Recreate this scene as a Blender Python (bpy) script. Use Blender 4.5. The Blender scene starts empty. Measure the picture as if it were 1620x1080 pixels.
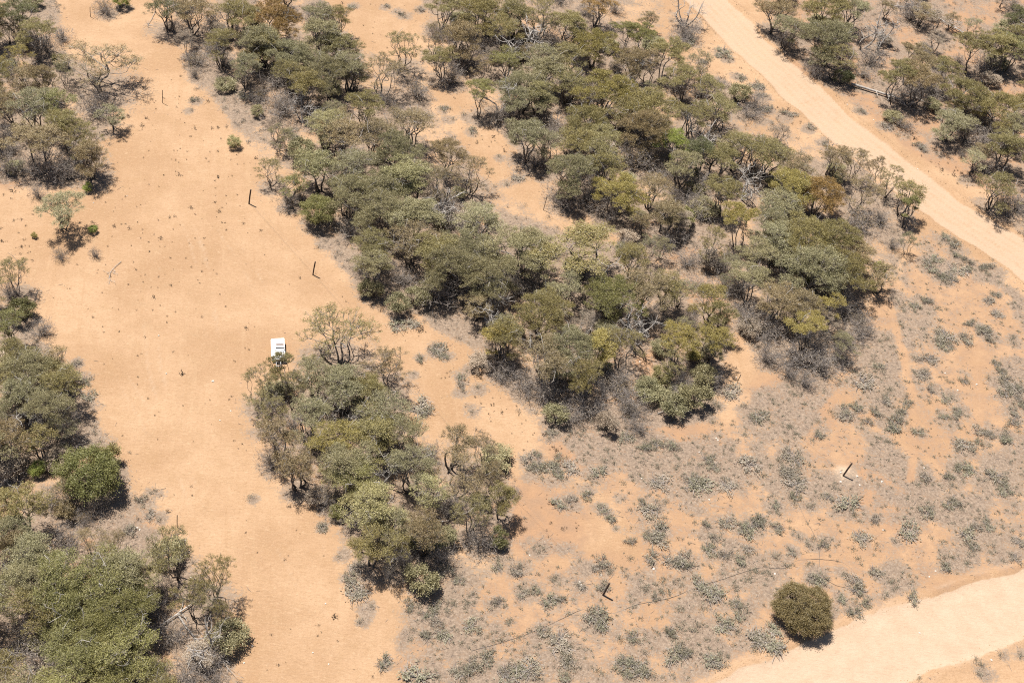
import bpy, bmesh, math, random
import numpy as np
from mathutils import Matrix, Vector

# ------------------------------------------------------------------ camera, light, exposure
SC = bpy.context.scene
COL = SC.collection
F_PX, DEP, ROLL, CAM_H = 2000.0, math.radians(45.0), math.radians(8.0), 126.0   # focal length for a 1620 px wide frame
FW = np.array([0, math.cos(DEP), -math.sin(DEP)])
_r0 = np.array([1.0, 0, 0]); _u0 = np.cross(_r0, FW)
RT = math.cos(ROLL) * _r0 + math.sin(ROLL) * _u0
UP = -math.sin(ROLL) * _r0 + math.cos(ROLL) * _u0
CAM = np.array([0, 0, CAM_H])
cam_data = bpy.data.cameras.new('camera')
cam_data.sensor_width = 36.0
cam_data.lens = 36.0 * F_PX / 1620.0
cam_data.clip_start = 1.0
cam_data.clip_end = 9000.0
cam = bpy.data.objects.new('camera', cam_data)
COL.objects.link(cam)
cam.matrix_world = Matrix(((RT[0], UP[0], -FW[0], 0), (RT[1], UP[1], -FW[1], 0), (RT[2], UP[2], -FW[2], CAM_H), (0, 0, 0, 1)))
SC.camera = cam

SUN_EL = math.radians(70.0)
_sd = np.array([0.60, -0.43]); _sd /= np.linalg.norm(_sd)          # the way shadows fall on the ground
sun_dir = np.array([_sd[0] * math.cos(SUN_EL), _sd[1] * math.cos(SUN_EL), -math.sin(SUN_EL)])
world = bpy.data.worlds.new('World'); SC.world = world
world.use_nodes = True
wn = world.node_tree.nodes; wl = world.node_tree.links
wn.clear()
w_out = wn.new('ShaderNodeOutputWorld'); w_bg = wn.new('ShaderNodeBackground'); w_sky = wn.new('ShaderNodeTexSky')
w_sky.sky_type = 'NISHITA'; w_sky.sun_disc = False
w_sky.sun_elevation = SUN_EL
w_sky.sun_rotation = math.atan2(-_sd[0], -_sd[1])
w_bg.inputs['Strength'].default_value = 0.050
wl.new(w_sky.outputs[0], w_bg.inputs['Color']); wl.new(w_bg.outputs[0], w_out.inputs['Surface'])
sun_data = bpy.data.lights.new('sun', 'SUN')
sun_data.energy = 5.0; sun_data.angle = math.radians(0.53); sun_data.color = (1.0, 0.95, 0.87)
sun = bpy.data.objects.new('sun', sun_data); COL.objects.link(sun)
sun.rotation_euler = Vector(sun_dir).to_track_quat('-Z', 'Y').to_euler()
sun.location = (-60, 150, 120)
SC.view_settings.view_transform = 'Standard'
SC.view_settings.look = 'None'
SC.view_settings.exposure = 1.12
SC.view_settings.gamma = 1.0
SC.view_settings.use_curve_mapping = False
SC.cycles.use_denoising = False
SC.cycles.filter_width = 1.1


def at(px, py, z=0.0):
    """the point at height z that stands behind a pixel of the 1620 x 1080 photograph"""
    v = FW * F_PX + RT * (px - 810.0) + UP * (540.0 - py)
    return CAM + v * ((z - CAM_H) / v[2])


def scale_at(p):
    return F_PX / float((np.asarray(p) - CAM) @ FW)


def pix(p):
    q = np.asarray(p) - CAM
    z = q @ FW
    return 810 + F_PX * (q @ RT) / z, 540 - F_PX * (q @ UP) / z


rng = np.random.default_rng(7)
random.seed(7)


# ------------------------------------------------------------------ value noise for the ground maps
_TAB = {}


def vnoise(x, y, s, seed):
    if seed not in _TAB: _TAB[seed] = np.random.default_rng(seed).random((257, 257))
    T = _TAB[seed]
    u, v = x / s + 1000.37, y / s + 1000.71
    i, j = np.floor(u).astype(int), np.floor(v).astype(int)
    a, b = u - i, v - j
    a = a * a * (3 - 2 * a); b = b * b * (3 - 2 * b)
    i %= 256; j %= 256
    return (T[i, j] * (1 - a) + T[i + 1, j] * a) * (1 - b) + (T[i, j + 1] * (1 - a) + T[i + 1, j + 1] * a) * b


def fbm(x, y, s, seed, o=4):
    t = 0; a = 0.5; n = 0
    for k in range(o):
        t = t + a * vnoise(x, y, s / 2 ** k, seed + k); n += a; a *= 0.5
    return t / n


def seg_dist(x, y, pts):
    """distance to a polyline, signed side and the fraction along it"""
    best = np.full(x.shape, 1e9); side = np.zeros(x.shape)
    for (ax, ay), (bx, by) in zip(pts[:-1], pts[1:]):
        dx, dy = bx - ax, by - ay
        t = np.clip(((x - ax) * dx + (y - ay) * dy) / (dx * dx + dy * dy), 0, 1)
        ex, ey = x - ax - t * dx, y - ay - t * dy
        d = np.hypot(ex, ey)
        s = np.sign(dx * ey - dy * ex)
        m = d < best
        best = np.where(m, d, best); side = np.where(m, s, side)
    return best, side


def in_poly(x, y, poly):
    c = np.zeros(x.shape, bool)
    n = len(poly)
    for i in range(n):
        x0, y0 = poly[i]; x1, y1 = poly[(i + 1) % n]
        if y0 == y1: continue
        m = ((y0 > y) != (y1 > y)) & (x < (x1 - x0) * (y - y0) / (y1 - y0) + x0)
        c ^= m
    return c


def gpoly(pts):
    return [tuple(at(a, b)[:2]) for a, b in pts]


def smooth(e0, e1, x):
    t = np.clip((x - e0) / (e1 - e0), 0, 1)
    return t * t * (3 - 2 * t)


def bump_z(x, y):
    """the lie of the land: soft swells, the graded tracks and their berms"""
    x = np.asarray(x, float); y = np.asarray(y, float)
    z = 0.22 * (fbm(x, y, 16, 91, 3) - 0.5) + 0.10 * (fbm(x, y, 2.6, 97, 3) - 0.5)
    for pts, half in TRACKS:
        d, s = seg_dist(x, y, pts)
        w = d + 1.5 * (fbm(x, y, 4, 31, 4) - 0.5)
        z = z * smooth(half * 0.5, half * 1.2, w) - 0.10 * (1 - smooth(half * 0.75, half * 1.0, w))
        z = z + (1.0 if half > 4.7 else 0.35) * (0.34 + 0.35 * (vnoise(x, y, 4, 77) - 0.4)) * np.exp(-((w - half - 0.25) / 0.42) ** 2)
        for rr in (-1.1, 0.95):
            z = z - 0.035 * np.exp(-((d * s - rr) / 0.28) ** 2)
    return z


NE_TRACK = gpoly([(1050, -60), (1136, 18), (1190, 76), (1250, 128), (1310, 186), (1392, 253), (1500, 335), (1608, 402), (1720, 486), (1900, 612)])
SE_ROAD = gpoly([(1000, 1230), (1110, 1160), (1210, 1107), (1320, 1057), (1443, 1009), (1570, 966), (1640, 944), (1760, 908), (1900, 870)])
TRACKS = [(NE_TRACK, 4.8), (SE_ROAD, 4.6)]


# ------------------------------------------------------------------ mesh helpers
class Soup:
    """collects vertices and faces (3 or 4 corners) with one float per vertex, builds one mesh"""
    def __init__(self):
        self.v = []; self.f = []; self.a = []; self.n = 0

    def add(self, v, f, a=0.0):
        v = np.asarray(v, float).reshape(-1, 3)
        self.v.append(v)
        for q in f: self.f.append(np.asarray(q) + self.n)
        self.a.append(np.full(len(v), a) if np.isscalar(a) else np.asarray(a, float))
        self.n += len(v)

    def quads(self, v, a):
        """v: (n,4,3) loose four-cornered faces"""
        n = len(v)
        self.v.append(v.reshape(-1, 3)); self.a.append(np.repeat(a, 4))
        self.f.append(np.arange(n * 4).reshape(n, 4) + self.n)
        self.n += n * 4

    def tube(self, pts, rad, sides=5, a0=0.0, a1=0.0, cap=False):
        pts = np.asarray(pts, float); m = len(pts)
        t = np.gradient(pts, axis=0); t /= np.linalg.norm(t, axis=1)[:, None] + 1e-9
        ref = np.array([0.31, 0.17, 0.93]) if abs(t[0, 2]) < 0.9 else np.array([1.0, 0.1, 0])
        u = np.cross(t, ref); u /= np.linalg.norm(u, axis=1)[:, None] + 1e-9
        w = np.cross(t, u)
        ang = np.arange(sides) * 2 * math.pi / sides
        ring = pts[:, None, :] + np.asarray(rad)[:, None, None] * (np.cos(ang)[None, :, None] * u[:, None, :] + np.sin(ang)[None, :, None] * w[:, None, :])
        k = np.arange(m - 1)[:, None] * sides; j = np.arange(sides)[None, :]; j2 = (j + 1) % sides
        q = np.stack([k + j, k + j2, k + sides + j2, k + sides + j], -1).reshape(-1, 4)
        self.v.append(ring.reshape(-1, 3)); self.f.append(q + self.n)
        self.a.append(np.repeat(np.linspace(a0, a1, m), sides))
        base = self.n; self.n += m * sides
        if cap:
            self.add(pts[-1:], [], a1)
            top = base + (m - 1) * sides
            self.f.append(np.array([[top + i, top + (i + 1) % sides, self.n - 1, self.n - 1] for i in range(sides)]))

    def mesh(self, name, mat, attr='tone', smooth_faces=False):
        V = np.concatenate(self.v) if self.v else np.zeros((0, 3))
        me = bpy.data.meshes.new(name)
        loops = []; starts = []; tot = 0
        F4 = [f.reshape(-1, f.shape[-1]) if f.ndim > 1 else f.reshape(1, -1) for f in self.f]
        L = []; S = []; T = []
        for f in F4:
            if f.shape[1] == 4:
                tri = f[:, 2] == f[:, 3]
                if tri.any():
                    g = f[tri][:, :3]; L.append(g.ravel()); S.append(tot + np.arange(len(g)) * 3); tot += g.size
                    f = f[~tri]
            if len(f):
                L.append(f.ravel()); S.append(tot + np.arange(len(f)) * f.shape[1]); tot += f.size
        L = np.concatenate(L).astype(np.int32); S = np.concatenate(S).astype(np.int32)
        me.vertices.add(len(V)); me.vertices.foreach_set('co', V.astype(np.float32).ravel())
        me.loops.add(len(L)); me.loops.foreach_set('vertex_index', L)
        me.polygons.add(len(S)); me.polygons.foreach_set('loop_start', S)
        A = me.attributes.new(attr, 'FLOAT', 'POINT'); A.data.foreach_set('value', np.concatenate(self.a).astype(np.float32))
        me.update(calc_edges=True)
        if smooth_faces: me.polygons.foreach_set('use_smooth', np.ones(len(S), bool))
        me.materials.append(mat)
        return me


def link(name, me, parent=None):
    o = bpy.data.objects.new(name, me)
    COL.objects.link(o)
    if parent is not None: o.parent = parent
    return o


def tag(o, label=None, cat=None, group=None, kind=None):
    if label: o['label'] = label
    if cat: o['category'] = cat
    if group: o['group'] = group
    if kind: o['kind'] = kind
    return o


# ------------------------------------------------------------------ materials
def new_mat(name):
    m = bpy.data.materials.new(name); m.use_nodes = True
    n = m.node_tree.nodes; n.clear()
    out = n.new('ShaderNodeOutputMaterial'); b = n.new('ShaderNodeBsdfPrincipled')
    m.node_tree.links.new(b.outputs[0], out.inputs['Surface'])
    return m, n, m.node_tree.links, b, out


def plain(name, col, rough=0.6, metal=0.0, var=0.12, scale=8.0, coat=0.0):
    m, n, l, b, out = new_mat(name)
    tex = n.new('ShaderNodeTexNoise'); tex.inputs['Scale'].default_value = scale; tex.inputs['Detail'].default_value = 5
    tc = n.new('ShaderNodeTexCoord'); l.new(tc.outputs['Object'], tex.inputs['Vector'])
    r = n.new('ShaderNodeValToRGB')
    r.color_ramp.elements[0].color = (*[c * (1 - var) for c in col], 1); r.color_ramp.elements[1].color = (*[min(1, c * (1 + var)) for c in col], 1)
    r.color_ramp.elements[0].position = 0.3; r.color_ramp.elements[1].position = 0.7
    l.new(tex.outputs['Fac'], r.inputs['Fac']); l.new(r.outputs[0], b.inputs['Base Color'])
    b.inputs['Roughness'].default_value = rough; b.inputs['Metallic'].default_value = metal
    if coat: b.inputs['Coat Weight'].default_value = coat
    return m


def mth(n, l, op, a, b=None, clamp=False):
    x = n.new('ShaderNodeMath'); x.operation = op; x.use_clamp = clamp
    for i, v in enumerate((a, b)):
        if v is None: continue
        if isinstance(v, (int, float)): x.inputs[i].default_value = v
        else: l.new(v, x.inputs[i])
    return x.outputs[0]


def mixc(n, l, fac, a, b, blend='MIX'):
    x = n.new('ShaderNodeMix'); x.data_type = 'RGBA'; x.blend_type = blend
    if isinstance(fac, (int, float)): x.inputs[0].default_value = fac
    else: l.new(fac, x.inputs[0])
    for i, v in ((6, a), (7, b)):
        if isinstance(v, tuple): x.inputs[i].default_value = (*v, 1)
        else: l.new(v, x.inputs[i])
    return x.outputs[2]


def leaf_material():
    m, n, l, b, out = new_mat('leaf')
    oi = n.new('ShaderNodeObjectInfo'); at_ = n.new('ShaderNodeAttribute'); at_.attribute_name = 'tone'
    dry = mixc(n, l, 0.45, oi.outputs['Color'], (0.20, 0.135, 0.062))
    pale = mixc(n, l, 0.35, oi.outputs['Color'], (0.27, 0.245, 0.15))
    c = mixc(n, l, mth(n, l, 'MULTIPLY', mth(n, l, 'SUBTRACT', 0.35, at_.outputs['Fac'], True), 2.2, True), oi.outputs['Color'], dry)
    c = mixc(n, l, mth(n, l, 'MULTIPLY', mth(n, l, 'SUBTRACT', at_.outputs['Fac'], 0.55, True), 2.0, True), c, pale)
    l.new(c, b.inputs['Base Color'])
    b.inputs['Roughness'].default_value = 0.5; b.inputs['Specular IOR Level'].default_value = 0.35
    tr = n.new('ShaderNodeBsdfTranslucent'); l.new(c, tr.inputs['Color'])
    mx = n.new('ShaderNodeMixShader'); mx.inputs[0].default_value = 0.28
    l.new(b.outputs[0], mx.inputs[1]); l.new(tr.outputs[0], mx.inputs[2]); l.new(mx.outputs[0], out.inputs['Surface'])
    return m


def bark_material(name, low, high, dead=0.0):
    m, n, l, b, out = new_mat(name)
    at_ = n.new('ShaderNodeAttribute'); at_.attribute_name = 'tone'
    tc = n.new('ShaderNodeTexCoord'); tx = n.new('ShaderNodeTexNoise'); tx.inputs['Scale'].default_value = 3.0; tx.inputs['Detail'].default_value = 4
    l.new(tc.outputs['Object'], tx.inputs['Vector'])
    f = mth(n, l, 'ADD', at_.outputs['Fac'], mth(n, l, 'MULTIPLY', mth(n, l, 'SUBTRACT', tx.outputs['Fac'], 0.5), 1.1), True)
    l.new(mixc(n, l, f, low, high), b.inputs['Base Color'])
    b.inputs['Roughness'].default_value = 0.85
    return m


M_LEAF = leaf_material()
M_BARK = bark_material('bark', (0.040, 0.031, 0.026), (0.265, 0.225, 0.19))
M_DEAD = bark_material('dead_wood', (0.13, 0.112, 0.10), (0.36, 0.33, 0.30))
M_TWIG = bark_material('grey_twig', (0.11, 0.092, 0.082), (0.285, 0.248, 0.222))


def ground_material():
    m, n, l, b, out = new_mat('sandy_ground')
    geo = n.new('ShaderNodeNewGeometry'); P = geo.outputs['Position']

    def attr(k):
        a = n.new('ShaderNodeAttribute'); a.attribute_name = k; return a.outputs['Fac']

    def noise(s, d=4, rough=0.6, vec=None):
        t = n.new('ShaderNodeTexNoise'); t.inputs['Scale'].default_value = s; t.inputs['Detail'].default_value = d; t.inputs['Roughness'].default_value = rough
        l.new(vec or P, t.inputs['Vector']); return t.outputs['Fac']

    def ramp(x, p0, p1):
        t = n.new('ShaderNodeMapRange'); t.inputs[1].default_value = p0; t.inputs[2].default_value = p1
        t.interpolation_type = 'SMOOTHSTEP'; l.new(x, t.inputs[0]); return t.outputs[0]
    big, mid, fine, grain = noise(0.07, 5), noise(0.45, 6, 0.65), noise(2.6, 5, 0.75), noise(5.5, 3, 0.8)
    sand = mixc(n, l, ramp(big, 0.35, 0.65), (0.250, 0.154, 0.088), (0.314, 0.204, 0.124))
    sand = mixc(n, l, mth(n, l, 'MULTIPLY', ramp(mid, 0.42, 0.72), 0.5), sand, (0.245, 0.152, 0.082))
    # long scratches left by the grader along the clearing
    mp = n.new('ShaderNodeMapping'); mp.inputs['Scale'].default_value = (0.045, 0.9, 1)
    mr = n.new('ShaderNodeMapping'); mr.inputs['Rotation'].default_value[2] = math.radians(GRADE); l.new(P, mr.inputs['Vector']); l.new(mr.outputs[0], mp.inputs['Vector'])
    scr = noise(1.0, 6, 0.7, mp.outputs[0])
    rp = n.new('ShaderNodeMapping'); rp.inputs['Rotation'].default_value[2] = math.radians(-8); rp.inputs['Scale'].default_value = (0.9, 2.3, 1); l.new(P, rp.inputs['Vector'])
    rip_t = n.new('ShaderNodeTexNoise'); rip_t.inputs['Scale'].default_value = 1.5; rip_t.inputs['Detail'].default_value = 5; rip_t.inputs['Roughness'].default_value = 0.72; rip_t.inputs['Distortion'].default_value = 1.4
    l.new(rp.outputs[0], rip_t.inputs['Vector']); rip = rip_t.outputs['Fac']
    sand = mixc(n, l, mth(n, l, 'MULTIPLY', ramp(rip, 0.52, 0.72), 0.65), sand, (0.360, 0.250, 0.160))
    sand = mixc(n, l, mth(n, l, 'MULTIPLY', ramp(rip, 0.46, 0.28), 0.60), sand, (0.215, 0.128, 0.068))
    sand = mixc(n, l, mth(n, l, 'MULTIPLY', ramp(scr, 0.54, 0.70), 0.22), sand, (0.335, 0.232, 0.142))
    sand = mixc(n, l, mth(n, l, 'MULTIPLY', ramp(scr, 0.46, 0.34), 0.20), sand, (0.235, 0.140, 0.072))
    sand = mixc(n, l, mth(n, l, 'MULTIPLY', ramp(fine, 0.5, 0.70), 0.60), sand, (0.220, 0.132, 0.070))
    sand = mixc(n, l, mth(n, l, 'MULTIPLY', ramp(grain, 0.52, 0.30), 0.45), sand, (0.345, 0.235, 0.145))
    red = mixc(n, l, ramp(mid, 0.3, 0.7), (0.262, 0.156, 0.090), (0.225, 0.142, 0.090))
    sand = mixc(n, l, ramp(mth(n, l, 'ADD', attr('red'), mth(n, l, 'MULTIPLY', mth(n, l, 'SUBTRACT', mid, 0.5), 0.9)), 0.25, 0.75), sand, red)
    pale = mixc(n, l, ramp(mid, 0.3, 0.7), (0.345, 0.258, 0.185), (0.318, 0.228, 0.158))
    pale = mixc(n, l, mth(n, l, 'MULTIPLY', ramp(rip, 0.5, 0.3), 0.45), pale, (0.285, 0.19, 0.12))
    sand = mixc(n, l, ramp(mth(n, l, 'ADD', mth(n, l, 'ADD', attr('track'), attr('rut_edge')), mth(n, l, 'MULTIPLY', mth(n, l, 'SUBTRACT', mid, 0.5), 0.5)), 0.3, 0.7), sand, pale)
    # grey leaf litter with sand showing through
    vor = n.new('ShaderNodeTexVoronoi'); vor.inputs['Scale'].default_value = 2.6; l.new(P, vor.inputs['Vector'])
    lit = mixc(n, l, ramp(fine, 0.3, 0.7), (0.092, 0.070, 0.055), (0.240, 0.182, 0.136))
    lit = mixc(n, l, ramp(grain, 0.55, 0.75), lit, (0.31, 0.262, 0.218))
    k = mth(n, l, 'ADD', attr('litter'), mth(n, l, 'ADD', mth(n, l, 'MULTIPLY', mth(n, l, 'SUBTRACT', mid, 0.5), 1.3), mth(n, l, 'MULTIPLY', mth(n, l, 'SUBTRACT', fine, 0.5), 1.9)))
    base = mixc(n, l, mth(n, l, 'MULTIPLY', ramp(k, 0.35, 0.75), 0.9), sand, lit)
    l.new(base, b.inputs['Base Color'])
    b.inputs['Roughness'].default_value = 0.95; b.inputs['Specular IOR Level'].default_value = 0.15
    bp = n.new('ShaderNodeBump'); bp.inputs['Strength'].default_value = 0.75; bp.inputs['Distance'].default_value = 0.12
    h = mth(n, l, 'ADD', mth(n, l, 'MULTIPLY', fine, 0.6), mth(n, l, 'ADD', mth(n, l, 'MULTIPLY', mid, 0.9), mth(n, l, 'MULTIPLY', rip, 1.2)))
    l.new(h, bp.inputs['Height']); l.new(bp.outputs[0], b.inputs['Normal'])
    return m


_g0, _g1 = at(300, 1000), at(330, 330)
GRADE = -math.degrees(math.atan2(_g1[1] - _g0[1], _g1[0] - _g0[0]))

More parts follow.
